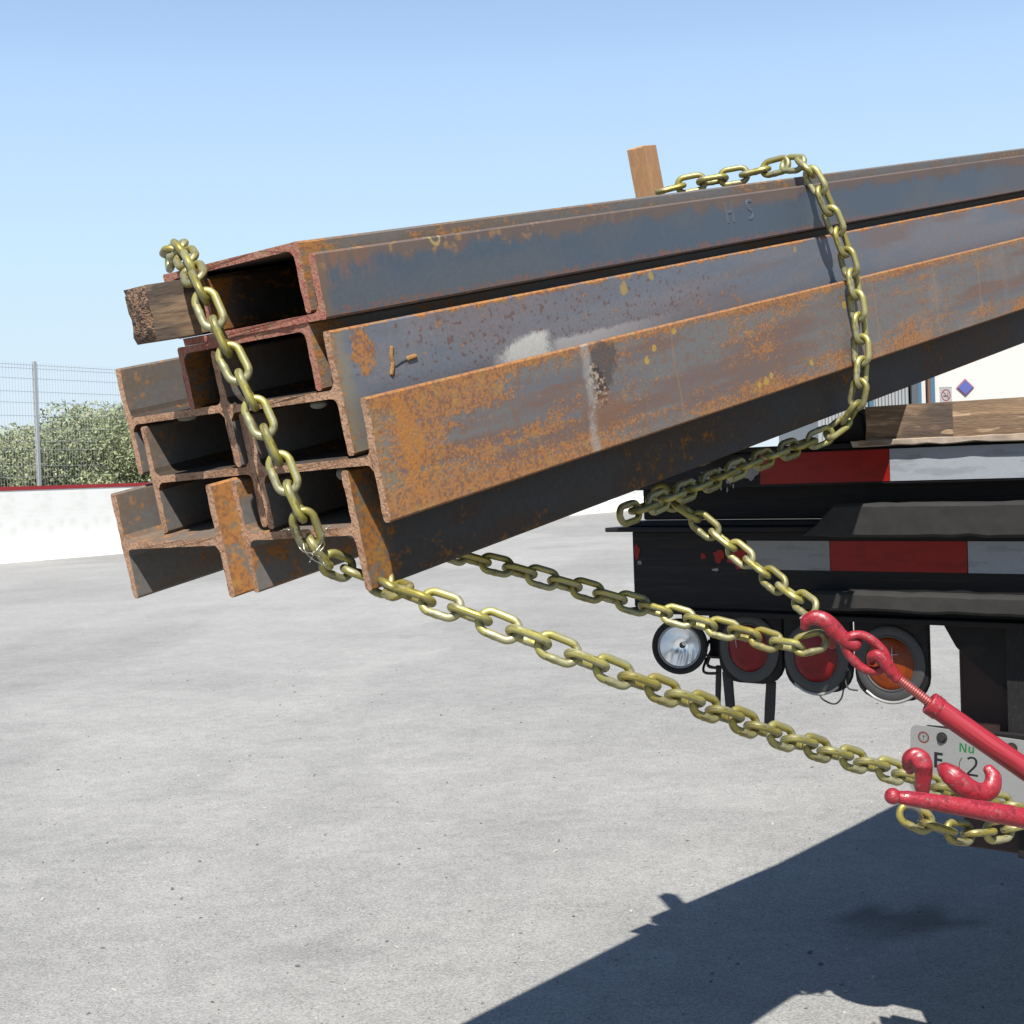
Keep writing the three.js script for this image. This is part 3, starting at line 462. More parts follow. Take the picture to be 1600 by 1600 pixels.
  for (let i = 0; i < 7; i++) scrap(-0.44 + i * 0.017, 1.407 - 0.004 * (i % 3), 0.005, 0.014, grey, 40 + i);
  scrap(-0.335, 1.24, 0.055, 0.058, red, 7, 'torn red tape remnant'); scrap(-0.385, 1.242, 0.03, 0.034, red, 8); scrap(-0.43, 1.24, 0.02, 0.018, red, 9); scrap(-0.395, 1.208, 0.02, 0.01, grey, 10); scrap(-0.627, 1.25, 0.02, 0.045, red, 11); scrap(-0.618, 1.222, 0.018, 0.012, grey, 12);
  // lamps in hanging brackets
  const ringG = (cx, cy, z, Rr, r, flat = 1) => { const g = new THREE.TorusGeometry(Rr, r, 14, 48); g.scale(1, 1, flat); g.translate(cx, cy, z); return g; };
  const lensGeo = (cx, cy, z, r, bulge) => { const pts = []; for (let i = 0; i <= 12; i++) { const a = i / 12 * Math.PI / 2; pts.push(new THREE.Vector2(r * Math.sin(a), bulge * Math.cos(a))); } const g = new THREE.LatheGeometry(pts.reverse(), 40); g.rotateX(Math.PI / 2); g.translate(cx, cy, z); return g; };
  const lensMat = (c, cross) => { const t = tex(512, 512, (x, y) => { const n = fbm(x * 12, y * 12, 4), k = fbm(x * 5, y * 5, 3); return { c: mix(c, c.map((v) => v * 0.6), sstep(0.45, 0.7, k) * 0.6).map((v) => v * (0.9 + 0.2 * n)), r: 0.16 + 0.25 * n, b: 0.5 + 0.1 * n }; }); return texMat(t, 0.0003, { specularIntensity: 0.5 }); };
  const lensRed = lensMat([0.3, 0.008, 0.014]), lensAmber = lensMat([0.33, 0.055, 0.006]), gro = mat(0.06, 0.06, 0.062, 0.6), brk = M.blackPaint;
  const hangers = [[-0.3275, 1.02, 0.0575, lensRed, 0.176, 'red', 0.936], [-0.148, 1.008, 0.0585, lensRed, 0.172, 'red', 0.928], [0.036, 1.004, 0.0605, lensAmber, 0.176, 'amber', 0.922]];
  for (const [cx, cy, lr, lm, w, cname, bottom] of hangers) {
    const x0 = cx - w / 2, x1 = cx + w / 2, k = 0.055, pts = [[x0, 1.1], ...[0, 1, 2, 3, 4, 5].map((i) => { const a = Math.PI + i / 5 * Math.PI / 2; return [x0 + k + k * Math.cos(a), bottom + k + k * Math.sin(a)]; }), ...[0, 1, 2, 3, 4, 5].map((i) => { const a = 1.5 * Math.PI + i / 5 * Math.PI / 2; return [x1 - k + k * Math.cos(a), bottom + k + k * Math.sin(a)]; }), [x1, 1.1]];
    const lamp = part('tail_lamp', extruded(pts, -0.05, -0.03, 0.003), brk, T, 'round ' + cname + ' lamp in a black hanging bracket');
    part('rim', joined([ringG(cx, cy, -0.028, lr + 0.012, 0.0125, 0.35), ringG(cx, cy, -0.027, lr + 0.001, 0.0035, 1)]), gro, lamp);
    part('lens', lensGeo(cx, cy, -0.029, lr, 0.013), lm, lamp, cname + ' lens');
    if (cname === 'amber' || cx < -0.3) { const ox = cx + (cname === 'amber' ? 0.012 : -0.028), oy = cy + 0.022; const v = vtube([{ p: V(ox, oy + 0.016, -0.015), r: 0.0006 }, { p: V(ox + 0.001, oy, -0.013), r: 0.0009 }, { p: V(ox + 0.003, oy - 0.02, -0.013), r: 0.0005 }], { sides: 5, steps: 3 }), h = vtube([{ p: V(ox - 0.014, oy - 0.001, -0.014), r: 0.0005 }, { p: V(ox, oy, -0.0128), r: 0.0009 }, { p: V(ox + 0.015, oy + 0.001, -0.0145), r: 0.0005 }], { sides: 5, steps: 3 }); part('star_glint', joined([v, h]), mat(0.8, 0.78, 0.78, 0.6), lamp); }  // star-shaped reflection modelled as a thin pale cross on the lens
    if (cx > -0.2) { const g = new THREE.TubeGeometry(new THREE.CatmullRomCurve3([228, 246, 264, 282, 300, 312].map((d) => V(cx + (lr + 0.026) * Math.cos(d * Math.PI / 180), cy + (lr + 0.026) * Math.sin(d * Math.PI / 180), -0.026))), 30, 0.0035, 8); part('drip_lip', g, mat(0.5, 0.49, 0.48, 0.4, 0.2), lamp); }
  }
  {
    const g = new THREE.TubeGeometry(new THREE.CatmullRomCurve3([V(-0.145, 0.93, -0.03), V(-0.135, 0.915, -0.025), V(-0.1, 0.905, -0.022), V(-0.085, 0.918, -0.024), V(-0.08, 0.94, -0.028)]), 30, 0.002, 6); add('cable', g, mat(0.02, 0.02, 0.02, 0.6));
    const g2 = new THREE.TubeGeometry(new THREE.CatmullRomCurve3([V(-0.062, 1.0, -0.04), V(-0.07, 0.97, -0.02), V(-0.058, 0.945, -0.01), V(-0.04, 0.94, -0.02)]), 30, 0.002, 6); add('cable', g2, mat(0.02, 0.02, 0.02, 0.6));
    const g3 = [[-0.46, 1.03, -0.425, 0.99], [-0.455, 1.0, -0.42, 0.965], [-0.47, 0.985, -0.43, 0.95], [-0.45, 1.015, -0.43, 0.96]].map(([a, b, c, d], i) => new THREE.TubeGeometry(new THREE.CatmullRomCurve3([V(a, b, -0.06), V((a + c) / 2 - 0.008, (b + d) / 2 - 0.012, -0.03), V(c, d, -0.06)]), 16, 0.0035, 6)); add('cable', joined(g3), mat(0.02, 0.02, 0.02, 0.6));
  }
  // clear round lamp on the left, turned a little outwards
  {
    const lamp = new THREE.Group(); lamp.name = 'work_lamp'; lamp.userData.label = 'round clear lamp in a black housing'; lamp.position.set(-0.507, 1.019, 0); lamp.rotation.set(-0.05, 0.42, 0); T.add(lamp);
    const prof = [[0.001, -0.075], [0.03, -0.075], [0.05, -0.06], [0.066, -0.025], [0.0685, 0.0], [0.0665, 0.008], [0.0605, 0.011], [0.055, 0.006], [0.0525, -0.002]].map((p) => new THREE.Vector2(...p)), hg = new THREE.LatheGeometry(prof, 48); hg.rotateX(Math.PI / 2); part('housing', hg, M.rubber, lamp);
    const rg = new THREE.TorusGeometry(0.0515, 0.0035, 10, 48); rg.translate(0, 0, 0.002); part('bezel', rg, mat(0.42, 0.43, 0.44, 0.4, 0.6), lamp);
    // faceted reflector bowl
    const bp = []; for (let i = 0; i <= 10; i++) { const f = i / 10; bp.push(new THREE.Vector2(0.008 + 0.042 * f, -0.04 + 0.038 * f * f)); }
    const bg = new THREE.LatheGeometry(bp, 72); bg.rotateX(Math.PI / 2); { const q = bg.attributes.position; for (let i = 0; i < q.count; i++) { const a = Math.atan2(q.getY(i), q.getX(i)), r = Math.hypot(q.getX(i), q.getY(i)); q.setZ(i, q.getZ(i) + 0.003 * Math.abs(Math.sin(a * 1.5 + 0.9)) * sstep(0.01, 0.045, r) + 0.0014 * Math.sin(q.getX(i) * 420) * sstep(0, 0.03, -q.getY(i))); } bg.computeVertexNormals(); } part('reflector', bg, mat(1.9, 1.92, 1.95, 0.28, 1), lamp);
    const bulb = vtube([{ p: V(0.008, 0.006, -0.04), r: 0.004 }, { p: V(0.008, 0.006, -0.022), r: 0.006 }, { p: V(0.008, 0.006, -0.014), r: 0.005 }], { sides: 12, steps: 4 }); part('bulb', bulb, mat(1.3, 1.3, 1.25, 0.2), lamp);
    part('lens', lensGeo(0, 0, 0.0005, 0.0495, 0.008), new THREE.MeshPhysicalMaterial({ color: 0xffffff, roughness: 0.05, transmission: 1, thickness: 0, ior: 1.45 }), lamp);
    add('lamp_stem', joined([boxg(-0.53, -0.49, 1.06, 1.105, -0.07, -0.045, 0.003), boxg(-0.46, -0.41, 0.985, 1.1, -0.075, -0.06, 0.003)]), M.blackPaint);
  }
  // hanging straps
  for (const [x, w, y0, y1, lean] of [[-0.408, 0.026, 0.83, 0.955, 0.008], [-0.286, 0.024, 0.83, 0.94, -0.01], [-0.432, 0.012, 0.875, 0.97, -0.006]]) add('rubber_strap', extruded([[x - w / 2 + lean, y0], [x + w / 2 + lean, y0], [x + w / 2 + lean * 0.4, (y0 + y1) / 2], [x + w / 2, y1], [x - w / 2, y1], [x - w / 2 + lean * 0.6, (y0 + y1) / 2]], -0.06, -0.052, 0.001), mat(0.022, 0.021, 0.022, 0.7));
  // gusset, mud flap, licence plate
  add('gusset', extruded([[0.143, 1.1], [0.175, 1.045], [0.2, 1.02], [0.32, 0.93], [0.6, 0.93], [0.6, 1.1]], -0.075, -0.06, 0.003), M.blackPaint);
  const flap = tex(128, 128, (x, y) => { const n = fbm(x * 6, y * 6, 3); return { c: mix([0.05, 0.012, 0.01], [0.028, 0.01, 0.009], n), r: 0.7, b: 0.5 + 0.4 * Math.sin(x * 150) }; });
  add('mud_flap', extruded([[0.166, 0.6], [0.8, 0.6], [0.8, 1.07], [0.2, 1.07], [0.178, 1.058], [0.166, 1.03]], -0.11, -0.095, 0.004), texMat(flap, 0.002));
  add('side_post', boxg(0.3, 0.36, 0.6, 1.1, -0.1, -0.062, 0.004), M.blackPaint);
  {
    const plate = new THREE.Group(); plate.name = 'licence_plate'; plate.position.set(0.095, 0.879, 0.0); plate.rotation.set(0.02, 0, -0.055); T.add(plate);
    const w = 0.3, h = 0.15, k = 0.016, pts = []; for (const [cx, cy, a0] of [[k, -h + k, Math.PI], [w - k, -h + k, 1.5 * Math.PI], [w - k, -k, 0], [k, -k, 0.5 * Math.PI]]) for (let i = 0; i <= 5; i++) pts.push([cx + k * Math.cos(a0 + i / 5 * Math.PI / 2), cy + k * Math.sin(a0 + i / 5 * Math.PI / 2)]);
    const c = document.createElement('canvas'); c.width = 1200; c.height = 600; const x = c.getContext('2d'); x.fillStyle = '#c3c4c4'; x.fillRect(0, 0, 1200, 600);
    for (let i = 0; i < 900; i++) { x.fillStyle = `rgba(${90 + 60 * hash(i, 1)},${85 + 60 * hash(i, 1)},${80 + 60 * hash(i, 1)},0.12)`; x.fillRect(1200 * hash(i, 2), 600 * hash(i, 3), 3 + 26 * hash(i, 4), 2 + 6 * hash(i, 5)); }
    x.strokeStyle = '#a23a34'; x.lineWidth = 12; x.beginPath(); x.arc(122, 102, 46, 0, 7); x.stroke(); x.strokeStyle = '#4d6e60'; x.lineWidth = 5; x.beginPath(); x.arc(122, 102, 34, 0, 7); x.stroke(); x.lineWidth = 8; x.beginPath(); x.moveTo(122, 80); x.lineTo(122, 126); x.moveTo(108, 92); x.lineTo(138, 92); x.stroke();
    x.fillStyle = '#2c9a4a'; x.font = 'bold 105px sans-serif'; x.fillText('Nu', 440, 178);
    x.fillStyle = '#17171c'; x.font = 'bold 190px sans-serif'; x.fillText('E', 205, 350); x.font = '230px sans-serif'; x.fillText('2', 505, 372); x.strokeStyle = '#17171c'; x.lineWidth = 6; x.beginPath(); x.arc(570, 300, 120, 2.5, 3.8); x.stroke();
    const t = new THREE.CanvasTexture(c); t.colorSpace = THREE.SRGBColorSpace;
    const g = extruded(pts, -0.002, 0, 0.0005), p = g.attributes.position, uv = g.attributes.uv; for (let i = 0; i < p.count; i++) uv.setXY(i, p.getX(i) / w, 1 + p.getY(i) / h);
    part('plate', g, new THREE.MeshStandardMaterial({ color: 0x989898, map: t, roughness: 0.45 }), plate);
    for (const bx of [0.073, 0.227]) part('bolt', joined([cyl(V(bx, -0.02, 0), V(bx, -0.02, 0.006), 0.0095, 0.0085, 6), cyl(V(bx, -0.02, 0), V(bx, -0.02, 0.002), 0.012, 0.012, 18)]), mat(0.05, 0.045, 0.04, 0.6, 0.4), plate);
    add('plate_bracket', boxg(0.12, 0.42, 0.84, 0.875, -0.03, -0.012, 0.003), M.blackPaint); add('plate_bracket', boxg(0.3, 0.34, 0.84, 1.1, -0.055, -0.03, 0.003), M.blackPaint);
  }
  // running gear
  for (const bz of [-4.2, -5.6]) {
    add('axle', cyl(V(-0.5, 0.52, bz), V(1.72, 0.52, bz), 0.06, 0.06, 16), M.blackPaint);
    for (const ax of [-0.5, 1.72]) {
      const tp2 = [[0.27, -0.13], [0.44, -0.135], [0.5, -0.115], [0.52, -0.09], [0.52, 0.09], [0.5, 0.115], [0.44, 0.135], [0.27, 0.13]].map((q) => new THREE.Vector2(...q)), tg = new THREE.LatheGeometry(tp2, 48); tg.rotateZ(Math.PI / 2); tg.translate(ax, 0.52, bz);
      const wheel = part('wheel', tg, M.rubber, T); part('rim', cyl(V(ax - 0.1, 0.52, bz), V(ax + 0.1, 0.52, bz), 0.272, 0.272, 32), mat(0.5, 0.5, 0.5, 0.4, 0.5), wheel);
    }
  }
  add('chassis_rail', joined([boxg(0.1, 0.2, 0.9, 1.325, -8.2, -1.2, 0.005), boxg(1.02, 1.12, 0.9, 1.325, -8.2, -1.2, 0.005)]), M.blackPaint);
}
{ // dunnage timber on the deck, and an added black block filling the dark gap beside it
  const w = timber('wood_beam', 'scraped dark wood beam lying across the trailer deck behind the tape', 0.09, 0.0765, 0.85, M.deckWood, M.oldGrain, 2.2, 0.003);
  w.rotation.y = trailer.rotation.y + Math.PI / 2; trailer.updateMatrixWorld(true);
  w.position.copy(trailer.localToWorld(V(0.006 + 0.425, 1.4975 + 0.039, -0.04)));
  const p = part('gap_block', extruded([[-0.125, 1.498], [-0.012, 1.498], [-0.02, 1.56], [-0.05, 1.575], [-0.09, 1.54]], -0.11, -0.04, 0.004), M.rubber, trailer);
}

// ---------------------------------------------------------------- the yard
{
  const t = tex(2048, 2048, (x, y) => {
    const n = fbm(x * 8, y * 8, 4, 8), m = fbm(x * 48, y * 48, 3, 48), a = vn(x * 620, y * 620, 620), a2 = vn(x * 900 + 0.5, y * 900, 900), s = vn(x * 300, y * 300, 300);
    let v = 0.385 + (n - 0.5) * 0.05 + (m - 0.5) * 0.09 + (a - 0.5) * 0.2 + (a2 - 0.5) * 0.14;
    let c = [v * 1.01, v * 0.992, v * 0.945];
    if (s > 0.9) c = mix(c, [0.6, 0.585, 0.56], (s - 0.9) * 8); if (s < 0.075) c = mix(c, [0.1, 0.096, 0.09], (0.075 - s) * 13);
    return { c, r: 0.9, b: 0.35 * a + 0.35 * s + 0.3 * m };
  });
  const xs = [], zs = [];
  const line = (list, a, b, step) => { for (let v = a; v < b - 1e-6; v += step) list.push(v); };
  line(xs, -600, -60, 60); line(xs, -60, -16, 2); line(xs, -16, -5, 0.5); line(xs, -5, 5, 0.09); line(xs, 5, 20, 0.6); line(xs, 20, 80, 3); line(xs, 80, 660, 60);
  line(zs, -900, -100, 50); line(zs, -100, -40, 3); line(zs, -40, -14, 0.6); line(zs, -14, -2, 0.09); line(zs, -2, 8, 0.6); line(zs, 8, 60, 6); line(zs, 60, 320, 60);
  const pos = [], uv = [], col = [], idx = [];
  for (const z of zs) for (const x of xs) {
    const near = sstep(16, 3, Math.hypot(x, z + 4));
    pos.push(x, (fbm(x * 0.9 + 3, z * 0.9, 3) - 0.5) * 0.006 * near, z); uv.push(x / 3.1, -z / 3.1);
    let k = 0.98 + (fbm(x * 0.35 + 9, z * 0.35, 4) - 0.5) * 0.2 + (fbm(x * 1.9, z * 1.7 + 4, 4) - 0.5) * 0.17;
    const wear = sstep(0.56, 0.7, fbm(x * 3.2 + 31, z * 5.5, 4)); k *= 1 - 0.06 * wear; k += 0.16 * sstep(0.47, 0.66, fbm(x * 0.5 + 70, z * 0.28 + 8, 4) + (fbm(x * 3, z * 3, 3) - 0.5) * 0.2);
    let c = [k, k, k];
    for (const [sx, sz, sr, d] of [[1.12, -4.72, 0.26, 0.85], [-1.24, -8.42, 0.16, 0.25], [0.21, -6.34, 0.12, 0.22], [-0.72, -4.62, 0.2, 0.25]]) { const e = (fbm(x * 9 + sx, z * 9, 4) - 0.5) * 2.6 + Math.hypot(x - sx, (z - sz) * 1.3) / sr; c = mix(c, [0.3, 0.29, 0.28], (1 - sstep(0.3, 1, e)) * d); }
    col.push(...c);
  }
  for (let j = 0; j < zs.length - 1; j++) for (let i = 0; i < xs.length - 1; i++) { const a = j * xs.length + i, b = a + xs.length; idx.push(a, b, a + 1, b, b + 1, a + 1); }
  const g = new THREE.BufferGeometry(); g.setAttribute('position', new THREE.Float32BufferAttribute(pos, 3)); g.setAttribute('uv', new THREE.Float32BufferAttribute(uv, 2)); g.setAttribute('color', new THREE.Float32BufferAttribute(col, 3)); g.setIndex(idx); g.computeVertexNormals();
  struct('ground', g, texMat(t, 0.0025, { vertexColors: true }));
  // loose grit
  const st = new THREE.IcosahedronGeometry(1, 0), sp = st.attributes.position; for (let i = 0; i < sp.count; i++) { const q = V(0, 0, 0).fromBufferAttribute(sp, i), s = 0.8 + 0.4 * hash(Math.round(q.x * 50), Math.round(q.y * 50 + q.z * 90)); sp.setXYZ(i, q.x * s, q.y * s * 0.6, q.z * s); } st.computeVertexNormals();
  const N = 5200, im = new THREE.InstancedMesh(st, mat(1, 1, 1, 0.9), N), m4 = new THREE.Matrix4(), qq = new THREE.Quaternion(), cc = new THREE.Color();
  for (let i = 0; i < N; i++) { const z = -2.6 - 9 * Math.pow(rnd(), 1.4), x = rr(-0.42, 0.42) * -z + rr(-0.2, 0.2), s = 0.002 + 0.006 * Math.pow(rnd(), 5); qq.setFromEuler(new THREE.Euler(rr(0, 0.4), rr(0, 6), rr(0, 0.4))); m4.compose(V(x, (fbm(x * 0.9 + 3, z * 0.9, 3) - 0.5) * 0.006 + s * 0.3, z), qq, V(s * rr(0.8, 1.8), s * 0.7, s * rr(0.5, 1))); im.setMatrixAt(i, m4); const v = rnd() < 0.22 ? rr(0.1, 0.2) : rr(0.3, 0.6); cc.setRGB(v, v * 0.97, v * 0.93); im.setColorAt(i, cc); }
  im.name = 'grit'; shade(im); tag(im, 'loose grit scattered over the pale yard ground', 'grit'); im.userData.kind = 'stuff'; scene.add(im);
}
// barrier wall with its red cap, running away to the right
const wallA = V(-12.6, 0, -28.1), wallDir = V(0.52, 0, -0.854).normalize();
{
  const g = thing('barrier_wall', 'long white barrier wall with a red painted top at the edge of the yard', 'barrier wall'), len = 70; g.position.copy(wallA); g.rotation.y = Math.atan2(-wallDir.z, wallDir.x);
  const wt = tex(512, 256, (x, y) => { const n = fbm(x * 6, y * 6, 4, 6), d = fbm(x * 20, y * 3, 3); return { c: mix([0.72, 0.72, 0.69], [0.67, 0.665, 0.63], sstep(0.4, 0.7, n * 0.6 + d * 0.4)), r: 0.85, b: n }; });
  const ex = (pts) => { const sh = new THREE.Shape(pts.map((p) => new THREE.Vector2(...p))), e = new THREE.ExtrudeGeometry(sh, { depth: len, bevelEnabled: false }); e.rotateY(Math.PI / 2); return e; };   // section x -> -z, depth -> x
  part('wall', ex([[-0.42, 0], [0.4, 0], [0.26, 0.4], [0.14, 0.48], [0.11, 1.5], [-0.11, 1.5], [-0.14, 0.48], [-0.26, 0.4]].map(([a, b]) => [-a, b])), texMat(wt, 0.002, {}, 0.9), g);
  part('red_cap', ex([[-0.12, 1.502], [0.12, 1.502], [0.12, 1.585], [-0.12, 1.585]]), mat(0.5, 0.03, 0.035, 0.6), g, 'red painted top edge of the wall');
}
{ // welded mesh fence behind the wall
  const back = V(-wallDir.z, 0, wallDir.x).multiplyScalar(-1.6), n = 5, PW = 3.2, wire = mat(0.62, 0.66, 0.68, 0.5, 0.2);
  const side = V(0.854, 0, 0.52); const off = side.multiplyScalar(-1.7);
  for (let k = 0; k < n; k++) {
    const g = thing('fence_panel', ['leftmost welded wire mesh fence panel above the white wall', 'wire mesh fence panel left of the green bushes', 'wire mesh fence panel standing before the green bushes', 'wire mesh fence panel just behind the left beam ends', 'wire mesh fence panel hidden mostly by the steel stack'][k], 'fence');
    g.position.copy(wallA).addScaledVector(wallDir, -3.4 + k * PW).add(off); g.rotation.y = Math.atan2(-wallDir.z, wallDir.x);
    const list = [], y0 = 1.3, y1 = 4.42;
    for (let x = 0.08; x < PW; x += 0.085) list.push(boxg(x - 0.0025, x + 0.0025, y0, y1, -0.0025, 0.0025, 0.001));
    for (const y of [1.45, 1.8, 2.05, 2.42, 2.62, 2.9, 3.2, 3.5, 3.75, 4.05, 4.28, 4.36]) list.push(boxg(0, PW, y - 0.005, y + 0.005, 0.003, 0.01, 0.001));
    part('wire_mesh', joined(list.map((q) => q)), wire, g); part('post', boxg(-0.04, 0.04, 0, 4.45, -0.05, 0.03, 0.005), wire, g);
  }
}
// bank and bushes beyond the fence
{
  const pos = [], idx = [], uv = [], nx = 60, nz = 14, back = V(-0.854, 0, -0.52);
  for (let j = 0; j <= nz; j++) for (let i = 0; i <= nx; i++) { const s = -16 + i * 1.5, d = 0.6 + j * 1.6, p = wallA.clone().addScaledVector(wallDir, s).addScaledVector(back, d); const y = 1.2 * sstep(0, 4, d) + (fbm(s * 0.4, d * 0.4, 3) - 0.4) * 0.8 * sstep(0, 3, d) + 0.05; pos.push(p.x, j === 0 ? -0.05 : y, p.z); uv.push(s * 0.5, d * 0.5); }
  for (let j = 0; j < nz; j++) for (let i = 0; i < nx; i++) { const a = j * (nx + 1) + i, b = a + nx + 1; idx.push(a, a + 1, b, b, a + 1, b + 1); }
  const g = new THREE.BufferGeometry(); g.setAttribute('position', new THREE.Float32BufferAttribute(pos, 3)); g.setAttribute('uv', new THREE.Float32BufferAttribute(uv, 2)); g.setIndex(idx); g.computeVertexNormals();
  const et = tex(256, 256, (x, y) => { const n = fbm(x * 8, y * 8, 4, 8), f = fbm(x * 50, y * 50, 2, 50); return { c: mix([0.36, 0.3, 0.2], [0.22, 0.21, 0.11], n).map((v) => v * (0.7 + 0.6 * f)), r: 0.95, b: f }; });
  struct('earth_bank', g, texMat(et, 0.03));
  const leaf = (n, place, size, colors) => {
    const p = [], c = [], q = V(0, 0, 0), a = V(0, 0, 0), b = V(0, 0, 0);
    for (let i = 0; i < n; i++) { place(q); const s = size * rr(0.6, 1.3); a.set(rr(-1, 1), rr(-1, 1), rr(-1, 1)).normalize(); b.set(rr(-1, 1), rr(-0.6, 1), rr(-1, 1)).cross(a).normalize(); const k = colors[Math.floor(rnd() * colors.length)], v = rr(0.75, 1.2);
      p.push(q.x - a.x * s, q.y - a.y * s, q.z - a.z * s, q.x + b.x * s * 0.4, q.y + b.y * s * 0.4, q.z + b.z * s * 0.4, q.x + a.x * s, q.y + a.y * s, q.z + a.z * s, q.x - a.x * s, q.y - a.y * s, q.z - a.z * s, q.x + a.x * s, q.y + a.y * s, q.z + a.z * s, q.x - b.x * s * 0.4, q.y - b.y * s * 0.4, q.z - b.z * s * 0.4); for (let m = 0; m < 6; m++) c.push(k[0] * v, k[1] * v, k[2] * v); }
    const g2 = new THREE.BufferGeometry(); g2.setAttribute('position', new THREE.Float32BufferAttribute(p, 3)); g2.setAttribute('color', new THREE.Float32BufferAttribute(c, 3)); g2.computeVertexNormals(); return g2;
  };
  const leafMat = new THREE.MeshPhysicalMaterial({ color: new THREE.Color().setRGB(0.66, 0.66, 0.66), vertexColors: true, roughness: 0.9, transmission: 0.3, thickness: 0, side: THREE.DoubleSide });
  const green = [[0.34, 0.4, 0.19], [0.4, 0.45, 0.24], [0.26, 0.32, 0.15], [0.48, 0.48, 0.3]];
  const bushes = [['low pale green bush at the far left beyond the mesh fence', 30, 36.5, 2.6, 3.1], ['green bush beyond the fence at the left of the low beam ends', 108, 37, 2.5, 3.35], ['rounded green bush half hidden by the lowest left beam', 160, 37.8, 2.3, 3.85], ['tallest green bush beyond the fence beside the steel stack', 212, 38.5, 2.5, 4.5], ['green bush behind the steel stack beyond the fence', 290, 40, 2.6, 4.9], ['low green bush beyond the fence at the very edge of the frame', -55, 36, 2.4, 3.0]];
  bushes.forEach(([label, px, zd, w, h], k) => {
    const base = at(px, 745, zd), t = thing('bush', label, 'bush', undefined); t.position.set(base.x, 1.0, base.z);
    const lobes = []; for (let i = 0; i < 22; i++) { const a = rr(0, 6.28), rd = w * Math.sqrt(rnd()) * 0.95; lobes.push([rd * Math.cos(a), rr(0.25, 0.92) * (h - 1) * (1 - 0.35 * rd / w), rd * Math.sin(a), rr(0.5, 0.9)]); }
    part('foliage', leaf(17000, (q) => { const l = lobes[Math.floor(rnd() * lobes.length)]; const a = rr(0, 6.28), z = rr(-1, 1), r = l[3] * Math.pow(rnd(), 0.4), m = Math.sqrt(1 - z * z); q.set(l[0] + r * m * Math.cos(a), Math.max(0.05, l[1] + r * z * 0.8), l[2] + r * m * Math.sin(a)); }, 0.055, green), leafMat, t);
    const stems = []; for (const l of lobes.slice(0, 7)) stems.push(cyl(V(l[0] * 0.25, 0, l[2] * 0.25), V(l[0], l[1], l[2]), 0.035, 0.012, 6)); part('stem', joined(stems), mat(0.14, 0.1, 0.06, 0.9), t);
  });
  const dry = [[0.42, 0.36, 0.2], [0.34, 0.31, 0.16], [0.24, 0.26, 0.1]];
  const gr = shade(new THREE.Mesh(leaf(9000, (q) => { const s = rr(-8, 26), d = rr(0.4, 5); q.copy(wallA).addScaledVector(wallDir, s).addScaledVector(back, d); q.y = 1.2 * sstep(0, 4, d) + rr(0.1, 0.75); }, 0.1, dry), leafMat)); gr.name = 'dry_grass'; tag(gr, 'dry grass and weeds at the foot of the bushes behind the wall', 'grass'); gr.userData.kind = 'stuff'; scene.add(gr);
}
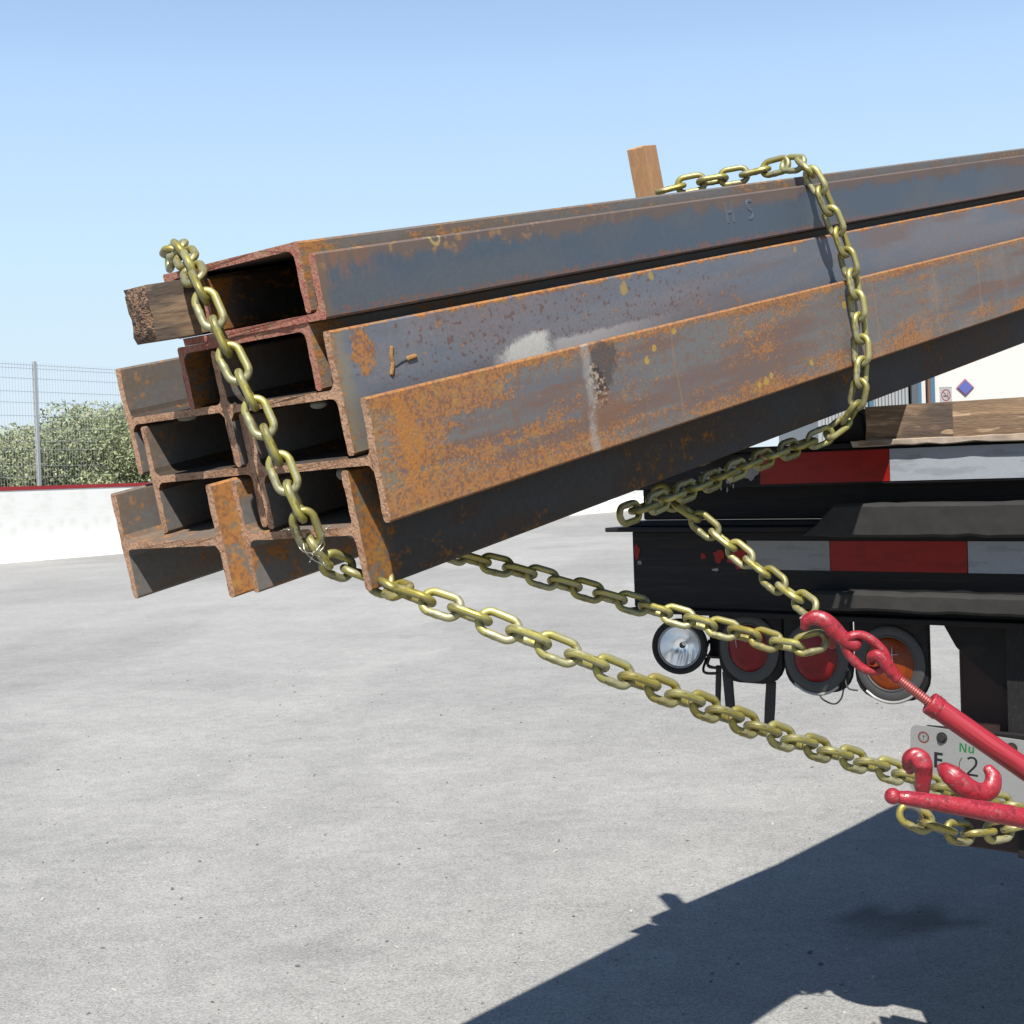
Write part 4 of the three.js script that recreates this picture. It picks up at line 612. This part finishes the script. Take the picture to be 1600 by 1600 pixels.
// buildings far behind the trailer
{
  const Zb = 40, rib = mat(0.48, 0.5, 0.52, 0.5, 0.2), whiteWall = mat(0.8, 0.79, 0.76, 0.8), bluePaint = mat(0.06, 0.17, 0.27, 0.6), brownPaint = mat(0.2, 0.09, 0.05, 0.6);
  const g = thing('warehouse', 'white and grey ribbed warehouse wall with blue posts far behind the trailer', 'warehouse'); g.position.set(10, 0, -Zb);
  const top = 6.2;
  part('white_wall', boxg(1.42, 16, 0, top, -6, 0, 0.02), whiteWall, g);
  const r2 = []; for (let x = -1.6; x < 0.7; x += 0.09) r2.push(boxg(x, x + 0.055, 0.02, top - 0.6, -0.12, -0.02, 0.006)); part('ribbed_cladding', joined([...r2, boxg(-1.7, 0.75, 0, top - 0.6, -6, -0.1, 0.01)]), rib, g);
  part('post', boxg(-0.36, -0.24, 0, top - 0.4, -0.02, 0.12, 0.01), bluePaint, g); part('post', boxg(0.78, 0.95, 0, top - 0.4, -0.04, 0.12, 0.01), mat(0.09, 0.11, 0.13, 0.6), g); part('post', boxg(0.95, 1.05, 0, top - 0.4, -0.06, 0.1, 0.01), bluePaint, g);
  part('white_wall', boxg(1.05, 1.2, 0, top - 0.3, -6, -0.05, 0.01), whiteWall, g); part('post', boxg(1.22, 1.29, 0, top - 0.3, -0.06, 0.12, 0.01), brownPaint, g); part('post', boxg(1.29, 1.41, 0, top - 0.3, -0.06, 0.11, 0.01), bluePaint, g);
  const sg = thing('no_smoking_sign', 'square sign with a red ringed cigarette symbol on the white wall', 'sign'); sg.position.set(11.72, 3.2, -Zb + 0.01);
  const c = document.createElement('canvas'); c.width = c.height = 256; const x = c.getContext('2d'); x.fillStyle = '#b9bcbd'; x.fillRect(0, 0, 256, 256); x.fillStyle = '#222428'; x.fillRect(70, 138, 95, 22); x.fillRect(172, 138, 12, 22); x.lineWidth = 12; x.strokeStyle = '#222428'; x.beginPath(); x.moveTo(160, 126); x.quadraticCurveTo(186, 110, 170, 84); x.stroke(); x.strokeStyle = '#9c3a38'; x.lineWidth = 20; x.beginPath(); x.arc(128, 132, 92, 0, 7); x.stroke(); x.beginPath(); x.moveTo(64, 68); x.lineTo(192, 196); x.stroke();
  const t = new THREE.CanvasTexture(c); t.colorSpace = THREE.SRGBColorSpace; const pg = new THREE.BoxGeometry(0.31, 0.4, 0.02); part('panel', pg, new THREE.MeshStandardMaterial({ color: 0xb0b0b0, map: t, roughness: 0.6 }), sg); part('frame', joined([boxg(-0.165, 0.165, 0.2, 0.212, -0.01, 0.012, 0.002), boxg(-0.165, 0.165, -0.212, -0.2, -0.01, 0.012, 0.002)]), mat(0.3, 0.3, 0.31, 0.5), sg);
  const dg = thing('diamond_sign', 'blue and red diamond sign on the white wall at the frame edge', 'sign'); dg.position.set(12.24, 3.38, -Zb + 0.012);
  const dm = (a, m, z) => { const q = extruded([[0, -a], [a, 0], [0, a], [-a, 0]], z, z + 0.02, 0.003); return part(m === 1 ? 'border' : 'panel', q, m === 1 ? mat(0.5, 0.16, 0.14, 0.6) : mat(0.1, 0.13, 0.45, 0.6), dg); }; dm(0.24, 1, 0); dm(0.2, 2, 0.021);
}

renderer.render(scene, camera);
